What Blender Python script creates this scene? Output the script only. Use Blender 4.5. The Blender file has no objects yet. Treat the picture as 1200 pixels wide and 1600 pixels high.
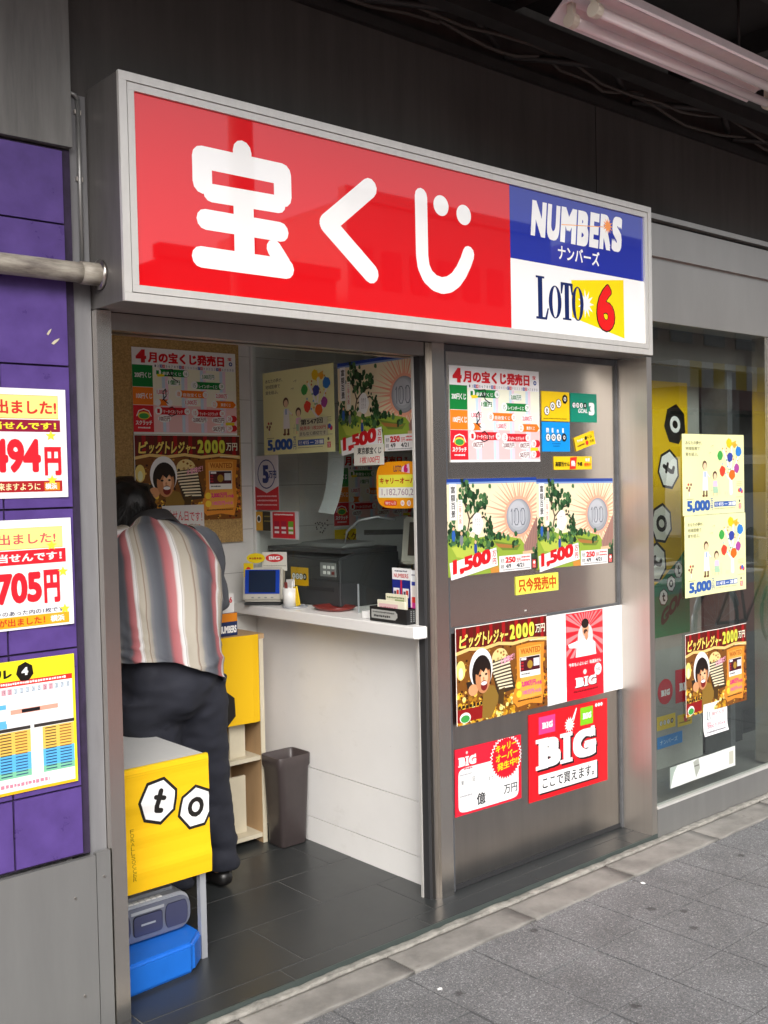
import bpy, bmesh, math, random
from mathutils import Vector, Matrix, noise

R = random.Random(7)
SC = bpy.context.scene
COL = SC.collection

# ------------------------------------------------------------------ camera
CAM = Vector((0.0, -2.87, 1.6))
yaw, pitch, roll = math.radians(41.0), math.radians(-1.8), 0.021
_f = Vector((math.sin(yaw)*math.cos(pitch), math.cos(yaw)*math.cos(pitch), math.sin(pitch)))
_r = _f.cross(Vector((0, 0, 1))).normalized()
_u = _r.cross(_f)
_r2 = _r*math.cos(roll) - _u*math.sin(roll)
_u2 = _r2.cross(_f)
cd = bpy.data.cameras.new('camera')
cd.sensor_fit = 'VERTICAL'; cd.sensor_height = 24.0; cd.sensor_width = 18.0
cd.lens = 24.0*1647.0/1600.0
cd.clip_start = 0.05; cd.clip_end = 400
cam = bpy.data.objects.new('camera', cd); COL.objects.link(cam)
mw = Matrix((( _r2.x, _u2.x, -_f.x, CAM.x), (_r2.y, _u2.y, -_f.y, CAM.y), (_r2.z, _u2.z, -_f.z, CAM.z), (0, 0, 0, 1)))
cam.matrix_world = mw
SC.camera = cam

# ------------------------------------------------------------------ light
SUN_EL, SUN_AZ = math.radians(37), math.radians(214)      # overcast: a broad soft sun over the street
w = bpy.data.worlds.new('World'); SC.world = w; w.use_nodes = True
nt = w.node_tree; bg = nt.nodes['Background']
sky = nt.nodes.new('ShaderNodeTexSky'); sky.sky_type = 'NISHITA'; sky.sun_disc = False
sky.sun_elevation = SUN_EL; sky.sun_rotation = SUN_AZ
sky.dust_density = 4.0; sky.ozone_density = 0.6; sky.air_density = 1.0
hs = nt.nodes.new('ShaderNodeHueSaturation'); hs.inputs['Saturation'].default_value = 0.32
nt.links.new(sky.outputs[0], hs.inputs['Color']); nt.links.new(hs.outputs[0], bg.inputs['Color'])
bg.inputs['Strength'].default_value = 0.15
sl = bpy.data.lights.new('sun', 'SUN'); sl.energy = 1.5; sl.angle = math.radians(40); sl.color = (1.0, 0.96, 0.91)
so = bpy.data.objects.new('sun', sl); COL.objects.link(so)
sd = Vector((math.sin(SUN_AZ)*math.cos(SUN_EL), math.cos(SUN_AZ)*math.cos(SUN_EL), math.sin(SUN_EL)))
so.location = sd*30
so.rotation_euler = (-sd).to_track_quat('-Z', 'Y').to_euler()
SC.view_settings.view_transform = 'Standard'; SC.view_settings.look = 'None'
SC.view_settings.exposure = 0.70; SC.view_settings.gamma = 1.0
SC.render.engine = 'CYCLES'
SC.cycles.use_denoising = True
SC.cycles.max_bounces = 8; SC.cycles.diffuse_bounces = 4; SC.cycles.glossy_bounces = 4
SC.cycles.transparent_max_bounces = 16
SC.cycles.sample_clamp_indirect = 6

# ------------------------------------------------------------------ helpers
def s2l(c): return c/12.92 if c <= .04045 else ((c+.055)/1.055)**2.4
def H(h):
    h = h.lstrip('#')
    return tuple(min(.86, s2l(int(h[i:i+2], 16)/255)) for i in (0, 2, 4))

def PM(name, col, rough=.5, metal=0., nscale=0, namt=0., nstretch=(1, 1, 1), bscale=0, bstr=0., col2=None, spec=.5, coat=0., rvar=0.):
    m = bpy.data.materials.new(name); m.use_nodes = True
    t = m.node_tree; b = t.nodes['Principled BSDF']
    c = H(col) if isinstance(col, str) else col
    b.inputs['Base Color'].default_value = (*c, 1); b.inputs['Roughness'].default_value = rough
    b.inputs['Metallic'].default_value = metal; b.inputs['Specular IOR Level'].default_value = spec
    if coat: b.inputs['Coat Weight'].default_value = coat; b.inputs['Coat Roughness'].default_value = .03
    tc = t.nodes.new('ShaderNodeTexCoord'); mp = t.nodes.new('ShaderNodeMapping')
    ge = t.nodes.new('ShaderNodeNewGeometry')
    t.links.new(ge.outputs['Position'], mp.inputs['Vector']); mp.inputs['Scale'].default_value = nstretch
    if nscale:
        n = t.nodes.new('ShaderNodeTexNoise'); n.inputs['Scale'].default_value = nscale; n.inputs['Detail'].default_value = 6; n.inputs['Roughness'].default_value = .62
        t.links.new(mp.outputs[0], n.inputs['Vector'])
        rmp = t.nodes.new('ShaderNodeValToRGB')
        d = H(col2) if isinstance(col2, str) else (col2 or tuple(x*(1-namt) for x in c))
        rmp.color_ramp.elements[0].position = .3; rmp.color_ramp.elements[1].position = .68
        rmp.color_ramp.elements[0].color = (*d, 1); rmp.color_ramp.elements[1].color = (*c, 1)
        t.links.new(n.outputs['Fac'], rmp.inputs[0]); t.links.new(rmp.outputs[0], b.inputs['Base Color'])
        if rvar:
            mr = t.nodes.new('ShaderNodeMapRange'); mr.inputs['To Min'].default_value = rough-rvar; mr.inputs['To Max'].default_value = rough+rvar
            mr.inputs['From Min'].default_value = .3; mr.inputs['From Max'].default_value = .7
            t.links.new(n.outputs['Fac'], mr.inputs[0]); t.links.new(mr.outputs[0], b.inputs['Roughness'])
    if bscale:
        n2 = t.nodes.new('ShaderNodeTexNoise'); n2.inputs['Scale'].default_value = bscale; n2.inputs['Detail'].default_value = 4
        t.links.new(mp.outputs[0], n2.inputs['Vector'])
        bu = t.nodes.new('ShaderNodeBump'); bu.inputs['Strength'].default_value = bstr; bu.inputs['Distance'].default_value = .002
        t.links.new(n2.outputs['Fac'], bu.inputs['Height']); t.links.new(bu.outputs[0], b.inputs['Normal'])
    return m

def scuff(m, scale, thr, colr, stretch=(1, 1, 1), soft=.03, amt=.8):
    """sparse marks of wear over a material's colour"""
    t = m.node_tree; b = t.nodes['Principled BSDF']; L = t.links.new
    ge = t.nodes.new('ShaderNodeNewGeometry'); mp = t.nodes.new('ShaderNodeMapping'); mp.inputs['Scale'].default_value = stretch
    n = t.nodes.new('ShaderNodeTexNoise'); n.inputs['Scale'].default_value = scale; n.inputs['Detail'].default_value = 8; n.inputs['Roughness'].default_value = .7
    L(ge.outputs['Position'], mp.inputs[0]); L(mp.outputs[0], n.inputs['Vector'])
    mr = t.nodes.new('ShaderNodeMapRange'); mr.inputs['From Min'].default_value = thr; mr.inputs['From Max'].default_value = thr+soft; mr.inputs['To Max'].default_value = amt
    L(n.outputs['Fac'], mr.inputs[0])
    mx = t.nodes.new('ShaderNodeMix'); mx.data_type = 'RGBA'; mx.inputs[7].default_value = (*colr, 1); L(mr.outputs[0], mx.inputs[0])
    s = b.inputs['Base Color']
    if s.is_linked: L(s.links[0].from_socket, mx.inputs[6])
    else: mx.inputs[6].default_value = s.default_value
    L(mx.outputs[2], s); return m

def link(o, parent=None):
    COL.objects.link(o)
    if parent is not None:
        o.parent = parent
        o.matrix_parent_inverse = Matrix.Translation(-parent.location)
    return o
def tag(o, label, cat, group=None):
    o['label'] = label; o['category'] = cat
    if group: o['group'] = group
    return o
def struct(o): o['kind'] = 'structure'; return o
def thing(name, base, label, cat, group=None):
    o = bpy.data.objects.new(name, None); o.location = base; o.empty_display_size = .1
    COL.objects.link(o); return tag(o, label, cat, group)
def mk(name, bm, mat, parent=None, bevel=0., seg=2, smooth=False, link_it=True):
    if bevel:
        bmesh.ops.bevel(bm, geom=[e for e in bm.edges if e.is_manifold and e.calc_face_angle(0) > .5], offset=bevel, segments=seg, affect='EDGES', clamp_overlap=True)
    me = bpy.data.meshes.new(name); bm.to_mesh(me); bm.free()
    if mat: me.materials.append(mat)
    if smooth:
        for p in me.polygons: p.use_smooth = True
    o = bpy.data.objects.new(name, me)
    return link(o, parent) if link_it else o
def bx(bm, x0, x1, y0, y1, z0, z1, M=None):
    v = [bm.verts.new(p) for p in ((x0,y0,z0),(x1,y0,z0),(x1,y1,z0),(x0,y1,z0),(x0,y0,z1),(x1,y0,z1),(x1,y1,z1),(x0,y1,z1))]
    for f in ((3,2,1,0),(4,5,6,7),(0,1,5,4),(1,2,6,5),(2,3,7,6),(3,0,4,7)): bm.faces.new([v[i] for i in f])
    if M is not None: bmesh.ops.transform(bm, matrix=M, verts=v)
    return v
def box(name, x0, x1, y0, y1, z0, z1, mat, parent=None, bevel=.003, M=None):
    bm = bmesh.new(); bx(bm, x0, x1, y0, y1, z0, z1, M); return mk(name, bm, mat, parent, bevel)
def quad(name, pts, mat, parent=None):
    bm = bmesh.new(); bm.faces.new([bm.verts.new(p) for p in pts]); return mk(name, bm, mat, parent)
def loft(bm, rings, cap=True):
    """rings: lists of equal-length point lists"""
    vs = [[bm.verts.new(p) for p in r] for r in rings]
    n = len(vs[0])
    for a, b in zip(vs, vs[1:]):
        for i in range(n):
            bm.faces.new((a[i], a[(i+1) % n], b[(i+1) % n], b[i]))
    if cap:
        bm.faces.new(vs[0][::-1]); bm.faces.new(vs[-1])
    return vs
def ring(c, r, lat, fr, n=16, ry=None, p=2.0):
    ry = r if ry is None else ry; out = []
    for i in range(n):
        a = 2*math.pi*i/n; ca, sa = math.cos(a), math.sin(a)
        x = math.copysign(abs(ca)**(2/p), ca)*r; y = math.copysign(abs(sa)**(2/p), sa)*ry
        out.append(Vector(c)+lat*x+fr*y)
    return out
def frame(d):
    d = Vector(d).normalized(); a = Vector((0, 0, 1)) if abs(d.z) < .9 else Vector((1, 0, 0))
    l = d.cross(a).normalized(); return l, l.cross(d).normalized()
def tube(bm, pts, r, n=10):
    pts = [Vector(p) for p in pts]; rings = []
    for i, p in enumerate(pts):
        d = pts[min(i+1, len(pts)-1)]-pts[max(i-1, 0)]
        l, f = frame(d); rr = r[i] if isinstance(r, (list, tuple)) else r
        rings.append(ring(p, rr, l, f, n))
    loft(bm, rings)
def tubeo(name, pts, r, mat, parent=None, n=10):
    bm = bmesh.new(); tube(bm, pts, r, n); bmesh.ops.recalc_face_normals(bm, faces=bm.faces); return mk(name, bm, mat, parent, smooth=True)
def prism(bm, pts, y0, y1, axis=1):
    """polygon pts (a,b) extruded along axis"""
    def P(a, b, t): return {0: (t, a, b), 1: (a, t, b), 2: (a, b, t)}[axis]
    A = [bm.verts.new(P(a, b, y0)) for a, b in pts]; B = [bm.verts.new(P(a, b, y1)) for a, b in pts]
    bm.faces.new(A); bm.faces.new(B[::-1])
    n = len(pts)
    for i in range(n): bm.faces.new((A[i], B[i], B[(i+1) % n], A[(i+1) % n]))
    bmesh.ops.recalc_face_normals(bm, faces=bm.faces)

# ------------------------------------------------------------------ materials
M = {}
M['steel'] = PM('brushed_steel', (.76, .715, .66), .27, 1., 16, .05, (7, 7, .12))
M['steel_dark'] = PM('dull_and_shaded_steel', (.52, .485, .45), .28, 1., 5, .12, (3, 3, .3))
M['steel_bright'] = PM('polished_steel', (.80, .785, .75), .34, .45, 14, .08, (3, 3, 1))
M['steel_lintel'] = PM('satin_steel', (.56, .54, .51), .36, .8, 2.2, .18, (1, 1, .3))
M['steel_grey'] = PM('grey_steel_sheet', (.30, .30, .295), .42, .6, 4, .12, (3, 3, .4), 40, .03)
M['signbox'] = PM('sign_box_sheet', (.20, .19, .185), .45, .5, 9, .2, (3, 3, .5))
M['steel_fin'] = PM('satin_fin_steel', (.60, .565, .525), .46, 1., 16, .06, (7, 7, .12))
M['gap'] = PM('dark_gap', (.025, .025, .027), .6)
M['frame_grey'] = PM('grey_trim', (.13, .135, .145), .45, .3, 20, .3)
M['wall_dark'] = PM('dark_wall', (.066, .060, .057), .75, 0, 5, .3, (3, 3, .25), 40, .2)
M['wall_grey'] = PM('grey_concrete', (.20, .20, .195), .8, 0, 6, .4, (3, 3, .3), 60, .3)
M['strip_grey'] = PM('grey_strip', (.19, .19, .20), .6, 0, 8, .2, (3, 3, .5), 40, .1)
M['purple'] = PM('purple_tile', (.100, .056, .25), .34, 0, 7, .25, (2, 2, 2), 25, .1, rvar=.08)
M['purple_dark'] = PM('purple_grout', (.035, .02, .06), .8, 0, 40, .6, (1, 1, .5), 60, .5)
M['white_panel'] = PM('white_melamine', (.80, .79, .775), .35, 0, 3, .06, (1, 1, 1), 30, .03)
M['white_tile'] = PM('white_tile', (.74, .735, .71), .3, 0, 5, .12)
M['grout'] = PM('grout', (.30, .29, .27), .9)
M['ceil'] = PM('ceiling_board', (.7, .7, .68), .8)
M['tile_floor'] = PM('black_floor_tile', (.032, .035, .036), .34, 0, 5, .15, (1, 1, 1), 200, .05, rvar=.05)
M['grout_floor'] = PM('floor_grout', (.115, .115, .11), .9)
M['concrete'] = PM('kerb_concrete', (.27, .257, .238), .85, 0, 7, .45, (1, 1, 1), 90, .5)
M['concrete_edge'] = PM('mortar_edge', (.36, .345, .31), .9, 0, 22, .6, (1, 1, 1), 90, .8)
M['canopy'] = PM('canopy_dark', (.018, .017, .017), .8, 0, 8, .4)
M['beam'] = PM('dark_painted_beam', (.030, .028, .027), .6, 0, 10, .4)
M['cable'] = PM('dusty_cable', (.06, .052, .045), .7)
M['lampwhite'] = PM('lamp_enamel', (.74, .63, .655), .3, 0, 12, .12)
M['tube'] = PM('tube_glass', (.86, .78, .80), .15)
M['cream'] = PM('cream_plastic', (.62, .57, .48), .4)
M['pipe'] = PM('old_pipe', (.40, .37, .31), .5, .1, 18, .5, (.6, 2, 3), 40, .2, col2=(.12, .10, .09))
M['wood'] = PM('beech_board', (.52, .34, .18), .5, 0, 10, .25, (1, 1, .12))
M['woodedge'] = PM('board_edge', (.62, .48, .30), .6, 0, 14, .2)
M['pale'] = PM('pale_board', (.62, .56, .42), .7, 0, 5, .15)
M['greydesk'] = PM('grey_desktop', (.60, .60, .585), .4, 0, 8, .06)
M['yellow'] = PM('yellow_cloth', (.78, .52, .004), .6, 0, 6, .1, (1, 1, 1), 30, .25)
M['black'] = PM('black_plastic', (.012, .012, .013), .4)
M['blackm'] = PM('black_matte', (.015, .015, .017), .7)
M['trash'] = PM('brown_plastic', (.055, .043, .043), .38, 0, 20, .15)
M['blue'] = PM('blue_plastic', (.012, .14, .58), .35, 0, 10, .12, (1, 1, 1), 60, .05)
M['silver'] = PM('silver_plastic', (.50, .52, .56), .3, .5)
M['navyp'] = PM('navy_plastic', (.045, .055, .12), .3)
M['beige'] = PM('beige_plastic', (.46, .44, .38), .45)
M['screen_blue'] = PM('blue_screen', (.01, .05, .38), .15)
M['screen_dark'] = PM('dark_screen', (.012, .022, .05), .12)
M['brownscreen'] = PM('brown_screen', (.07, .055, .045), .2)
M['redlac'] = PM('red_lacquer', (.17, .025, .02), .3)
M['white'] = PM('white_plastic', (.74, .74, .72), .35)
M['paper'] = PM('white_paper', (.80, .80, .79), .7)
M['dgrey'] = PM('dark_plastic_and_dim_interior', (.035, .037, .04), .4)
M['mgrey'] = PM('mid_grey_plastic', (.22, .23, .23), .45)
M['joint'] = PM('joint_sand', (.05, .05, .05), .95, 0, 30, .4)
M['road'] = PM('asphalt', (.06, .06, .062), .85, 0, 20, .3)
M['redpave'] = PM('red_paving', (.30, .10, .075), .8, 0, 6, .25)
M['roadwhite'] = PM('road_paint', (.72, .72, .70), .7, 0, 12, .2)
M['bldg'] = PM('far_plaster', (.42, .40, .37), .8, 0, 1, .15)
M['bldg2'] = PM('far_tile', (.26, .20, .17), .8, 0, 1, .15)
M['farglass'] = PM('far_glass', (.03, .04, .05), .08)
M['cyanedge'] = PM('threshold_metal', (.10, .125, .12), .35, .6)

def cork():
    m = PM('cork', (.55, .36, .13), .85, 0, 130, .45, (1, 1, 1), 150, .6, col2=(.26, .155, .055)); return m
M['cork'] = cork()

scuff(M['white_panel'], 7, .60, (.56, .54, .50), (1, 1, 1.6), .12, .25); scuff(M['white_panel'], 34, .70, (.12, .11, .10), (1, .6, 1.6), .03, .8)
scuff(M['steel_grey'], 34, .74, (.08, .07, .065), (1, 1, .6), .02, .8); scuff(M['steel_grey'], 40, .76, (.55, .54, .52), (1, 1, 3), .03, .6)
scuff(M['purple'], 12, .66, (.06, .035, .15), (1, 1, .5), .06, .4); scuff(M['purple'], 50, .75, (.35, .30, .42), (1, 1, 1), .02, .5)
scuff(M['wall_dark'], 7, .62, (.045, .042, .04), (5, 5, .22), .08, .7); scuff(M['wall_dark'], 9, .66, (.13, .125, .12), (6, 6, .2), .06, .5)
scuff(M['wall_grey'], 7, .60, (.10, .10, .097), (5, 5, .25), .1, .7)
scuff(M['tile_floor'], 6, .60, (.075, .075, .07), (1, 1, 1), .15, .5); scuff(M['tile_floor'], 60, .74, (.14, .14, .13), (1, 1, 1), .02, .6)
scuff(M['steel_bright'], 18, .68, (.45, .43, .40), (5, 5, .8), .08, .5)
scuff(M['signbox'], 10, .60, (.16, .15, .14), (4, 4, .4), .1, .6)
scuff(M['blue'], 22, .70, (.10, .22, .55), (1, 3, 1), .04, .5); scuff(M['trash'], 26, .70, (.12, .10, .10), (1, 1, .5), .04, .5)
scuff(M['concrete'], 16, .62, (.13, .12, .105), (1, 1, 1), .08, .7)
scuff(M['greydesk'], 20, .70, (.35, .34, .32), (1, 1, 1), .04, .6)

def glass(name, tint, refl=1.45, rough=.0):
    m = bpy.data.materials.new(name); m.use_nodes = True; t = m.node_tree
    t.nodes.remove(t.nodes['Principled BSDF']); out = t.nodes['Material Output']
    tr = t.nodes.new('ShaderNodeBsdfTransparent'); tr.inputs[0].default_value = (*tint, 1)
    gl = t.nodes.new('ShaderNodeBsdfGlossy'); gl.inputs['Roughness'].default_value = rough
    fr = t.nodes.new('ShaderNodeFresnel'); fr.inputs[0].default_value = refl
    mx = t.nodes.new('ShaderNodeMixShader')
    ge = t.nodes.new('ShaderNodeNewGeometry'); iv = t.nodes.new('ShaderNodeMath'); iv.operation = 'SUBTRACT'; iv.inputs[0].default_value = 1
    ml = t.nodes.new('ShaderNodeMath'); ml.operation = 'MULTIPLY'      # only the outer face of the pane mirrors
    t.links.new(ge.outputs['Backfacing'], iv.inputs[1]); t.links.new(iv.outputs[0], ml.inputs[0]); t.links.new(fr.outputs[0], ml.inputs[1])
    t.links.new(ml.outputs[0], mx.inputs[0]); t.links.new(tr.outputs[0], mx.inputs[1]); t.links.new(gl.outputs[0], mx.inputs[2]); t.links.new(mx.outputs[0], out.inputs[0])
    return m
M['glass'] = glass('clear_glass', (.96, .985, .975), 1.45)
M['glass_win'] = glass('window_glass', (.92, .955, .94), 2.1)

def paver_mat():
    m = bpy.data.materials.new('grey_granite_paver'); m.use_nodes = True; t = m.node_tree; b = t.nodes['Principled BSDF']
    ge = t.nodes.new('ShaderNodeNewGeometry'); L = t.links.new
    v = t.nodes.new('ShaderNodeTexVoronoi'); v.inputs['Scale'].default_value = 260
    v.inputs['Randomness'].default_value = 1
    L(ge.outputs['Position'], v.inputs['Vector'])
    r1 = t.nodes.new('ShaderNodeValToRGB'); e = r1.color_ramp.elements
    e[0].position = 0; e[0].color = (.10, .102, .106, 1); e[1].position = 1; e[1].color = (.34, .34, .345, 1)
    x = e.new(.55); x.color = (.158, .161, .168, 1); x = e.new(.86); x.color = (.195, .197, .204, 1)
    sp = t.nodes.new('ShaderNodeSeparateColor'); L(v.outputs['Color'], sp.inputs[0]); L(sp.outputs[0], r1.inputs[0])
    n = t.nodes.new('ShaderNodeTexNoise'); n.inputs['Scale'].default_value = 4; n.inputs['Detail'].default_value = 5
    L(ge.outputs['Position'], n.inputs['Vector'])
    mr = t.nodes.new('ShaderNodeMapRange'); mr.inputs['From Min'].default_value = .3; mr.inputs['From Max'].default_value = .7; mr.inputs['To Min'].default_value = .78; mr.inputs['To Max'].default_value = 1.12
    L(n.outputs['Fac'], mr.inputs[0])
    # old gum spots
    n2 = t.nodes.new('ShaderNodeTexNoise'); n2.inputs['Scale'].default_value = 60
    L(ge.outputs['Position'], n2.inputs['Vector'])
    va = t.nodes.new('ShaderNodeVectorMath'); va.operation = 'MULTIPLY_ADD'; va.inputs[1].default_value = (.025, .025, 0)
    L(n2.outputs['Color'], va.inputs[0]); L(ge.outputs['Position'], va.inputs[2])
    v2 = t.nodes.new('ShaderNodeTexVoronoi'); v2.voronoi_dimensions = '2D'; v2.inputs['Scale'].default_value = 2.7; L(va.outputs[0], v2.inputs['Vector'])
    lt = t.nodes.new('ShaderNodeMapRange'); lt.inputs['From Min'].default_value = .030; lt.inputs['From Max'].default_value = .060; lt.inputs['To Min'].default_value = .42; lt.inputs['To Max'].default_value = 1
    L(v2.outputs['Distance'], lt.inputs[0])
    m1 = t.nodes.new('ShaderNodeMath'); m1.operation = 'MULTIPLY'; L(mr.outputs[0], m1.inputs[0]); L(lt.outputs[0], m1.inputs[1])
    mx = t.nodes.new('ShaderNodeMix'); mx.data_type = 'RGBA'; mx.blend_type = 'MULTIPLY'; mx.inputs[0].default_value = 1
    L(r1.outputs[0], mx.inputs[6]); L(m1.outputs[0], mx.inputs[7]); L(mx.outputs[2], b.inputs['Base Color'])
    b.inputs['Roughness'].default_value = .7
    bu = t.nodes.new('ShaderNodeBump'); bu.inputs['Strength'].default_value = .5; bu.inputs['Distance'].default_value = .0015
    L(v.outputs['Distance'], bu.inputs['Height']); L(bu.outputs[0], b.inputs['Normal'])
    return m
M['paver'] = paver_mat()

def print_mat(name, rough, coat=0., glow=0.):
    m = bpy.data.materials.new(name); m.use_nodes = True; t = m.node_tree; b = t.nodes['Principled BSDF']
    a = t.nodes.new('ShaderNodeAttribute'); a.attribute_name = 'Col'; t.links.new(a.outputs['Color'], b.inputs['Base Color'])
    b.inputs['Roughness'].default_value = rough; b.inputs['Specular IOR Level'].default_value = .4
    if coat: b.inputs['Coat Weight'].default_value = coat; b.inputs['Coat Roughness'].default_value = .02; b.inputs['Coat IOR'].default_value = 1.75; b.inputs['Specular IOR Level'].default_value = .15
    if glow: scuff(m, 3.5, .56, (.42, .02, .03), (1, 1, .4), .3, .0)
    if glow: t.links.new(a.outputs['Color'], b.inputs['Emission Color']); b.inputs['Emission Strength'].default_value = glow   # the sign box is lit from inside
    return m
M['print'] = print_mat('printed_paper', .38)
M['matte'] = print_mat('matte_print', .75)
M['acrylic'] = print_mat('acrylic_sign_face', .3, 1., .10)

# ------------------------------------------------------------------ flat print
_tc = {}
def text_mesh(s):
    if s in _tc: return _tc[s]
    c = bpy.data.curves.new('t', 'FONT'); c.body = s; c.resolution_u = 4; c.fill_mode = 'FRONT'
    o = bpy.data.objects.new('t', c); COL.objects.link(o); bpy.context.view_layer.update()
    me = bpy.data.meshes.new_from_object(o.evaluated_get(bpy.context.evaluated_depsgraph_get()))
    V = [(v.co.x, v.co.y) for v in me.vertices]; F = [tuple(p.vertices) for p in me.polygons]
    bpy.data.objects.remove(o); bpy.data.meshes.remove(me); bpy.data.curves.remove(c)
    xs = [v[0] for v in V]; ys = [v[1] for v in V]
    _tc[s] = (V, F, min(xs), max(xs), min(ys), max(ys)); return _tc[s]

def clip01(P):
    for ax, val, sg in ((0, 0, 1), (0, 1, -1), (1, 0, 1), (1, 1, -1)):
        Q = []; n = len(P)
        for i in range(n):
            a, b = P[i], P[(i+1) % n]; da = (a[ax]-val)*sg; db = (b[ax]-val)*sg
            if da >= 0: Q.append(a)
            if (da >= 0) != (db >= 0):
                t = da/(da-db); Q.append((a[0]+(b[0]-a[0])*t, a[1]+(b[1]-a[1])*t))
        P = Q
        if len(P) < 3: return []
    return P

LS = .00022
class Sheet:
    """a printed sheet: coordinates 0..1 from its top-left corner, y down"""
    def __init__(s, w, h, bg, shape=None, thick=.0012):
        s.w, s.h = w, h; s.V = []; s.F = []; s.C = []; s.k = 0
        s.clip = shape is None
        c = H(bg)
        pts = shape or [(0, 0), (0, 1), (1, 1), (1, 0)]
        n = len(pts); i0 = 0
        s.V += [(x, y, 0.) for x, y in pts]+[(x, y, -thick) for x, y in pts]
        s.F.append(tuple(range(n))); s.C.append(c)
        s.F.append(tuple(range(2*n-1, n-1, -1))); s.C.append(tuple(x*.9 for x in c))
        for i in range(n):
            j = (i+1) % n; s.F.append((i, n+i, n+j, j)); s.C.append(c)
    def z(s, l):
        s.k += 1; return l*LS+(s.k % 9)*.00002
    def poly(s, P, c, l=1):
        if s.clip: P = clip01(P)
        if len(P) < 3: return s
        z = s.z(l); i = len(s.V); s.V += [(x, y, z) for x, y in P]
        a = sum(P[k][0]*P[(k+1) % len(P)][1]-P[(k+1) % len(P)][0]*P[k][1] for k in range(len(P)))
        f = tuple(range(i, i+len(P)))
        s.F.append(f if a < 0 else f[::-1]); s.C.append(H(c) if isinstance(c, str) else c); return s
    def rect(s, x0, y0, x1, y1, c, l=1): return s.poly([(x0, y0), (x1, y0), (x1, y1), (x0, y1)], c, l)
    def ell(s, cx, cy, rx, ry, c, l=2, n=20, a0=0, p=2):
        P = []
        for k in range(n):
            a = a0+2*math.pi*k/n; ca, sa = math.cos(a), math.sin(a)
            P.append((cx+math.copysign(abs(ca)**(2/p), ca)*rx, cy+math.copysign(abs(sa)**(2/p), sa)*ry))
        return s.poly(P, c, l)
    def circ(s, cx, cy, r, c, l=2, n=20, a0=0): return s.ell(cx, cy, r*s.h/s.w, r, c, l, n, a0)   # r: share of the height
    def pill(s, x0, y0, x1, y1, c, l=2):
        r = (y1-y0)/2; rx = r*s.h/s.w; P = []
        for k in range(9):
            a = -math.pi/2+math.pi*k/8; P.append((x1-rx+math.cos(a)*rx, (y0+y1)/2+math.sin(a)*r))
        for k in range(9):
            a = math.pi/2+math.pi*k/8; P.append((x0+rx+math.cos(a)*rx, (y0+y1)/2+math.sin(a)*r))
        return s.poly(P, c, l)
    def stroke(s, pts, wd, c, l=3, closed=False):
        """wd: share of the height; round caps"""
        q = [(x*s.w, y*s.h) for x, y in pts]; r = wd*s.h/2
        if closed: q.append(q[0])
        cl, s.clip = s.clip, False
        for (ax, ay), (b_x, b_y) in zip(q, q[1:]):
            d = math.hypot(b_x-ax, b_y-ay) or 1e-6; ux, uy = (b_x-ax)/d, (b_y-ay)/d; P = []; a0 = math.atan2(uy, ux)
            for k in range(7):
                a = a0-math.pi/2+math.pi*k/6; P.append(((b_x+math.cos(a)*r)/s.w, (b_y+math.sin(a)*r)/s.h))
            for k in range(7):
                a = a0+math.pi/2+math.pi*k/6; P.append(((ax+math.cos(a)*r)/s.w, (ay+math.sin(a)*r)/s.h))
            s.poly(P, c, l)
        s.clip = cl; return s
    def text(s, t, x0, y0, x1, y1, c, l=4, b=0., sh=0., slope=0., rnd=False):
        """fit t into the box; b = extra boldness in em, sh = slant, slope = rise of the baseline to the right"""
        V, F, a0, a1, b0, b1 = text_mesh(t)
        cc = H(c) if isinstance(c, str) else c
        offs = [(0, 0)]
        if b: offs = [(b*i, b*.8*j) for i in (-1, 0, 1) for j in (-1, 0, 1) if i or j]
        if b and rnd: offs = [(b*q*math.cos(k*math.pi/8), b*q*math.sin(k*math.pi/8)) for q in (1, .5) for k in range(16)]
        sx = (x1-x0)/max(a1-a0+2*b, 1e-6); sy = (y1-y0)/max(b1-b0+2*b, 1e-6)
        for k, (ox, oy) in enumerate(offs):
            i = len(s.V); z = l*LS+k*(.00002 if not rnd else .000012)
            for x, y in V:
                X = x0+(x-a0+b+ox)*sx; Y = y1-(y-b0+b+oy)*sy
                X += sh*(y1-Y)*s.h/s.w
                s.V.append((X, Y-slope*(X-x0), z))
            for f in F: s.F.append(tuple(i+j for j in f)); s.C.append(cc)
        return s
    def vtext(s, t, x0, y0, x1, y1, c, l=4, b=0.):
        n = len(t); h = (y1-y0)/n
        for i, ch in enumerate(t): s.text(ch, x0, y0+h*(i+.06), x1, y0+h*(i+.94), c, l, b)
        return s
    def line(s, x0, y, x1, c, h=.012, l=3, seed=1):
        """a row of print too small to read: short dashes"""
        r = random.Random(seed); x = x0
        while x < x1:
            d = h*s.h/s.w*r.uniform(.5, .95); s.rect(x, y+h*r.uniform(0, .2), min(x+d, x1), y+h*r.uniform(.8, 1), c, l); x += d*1.35
        return s
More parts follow.
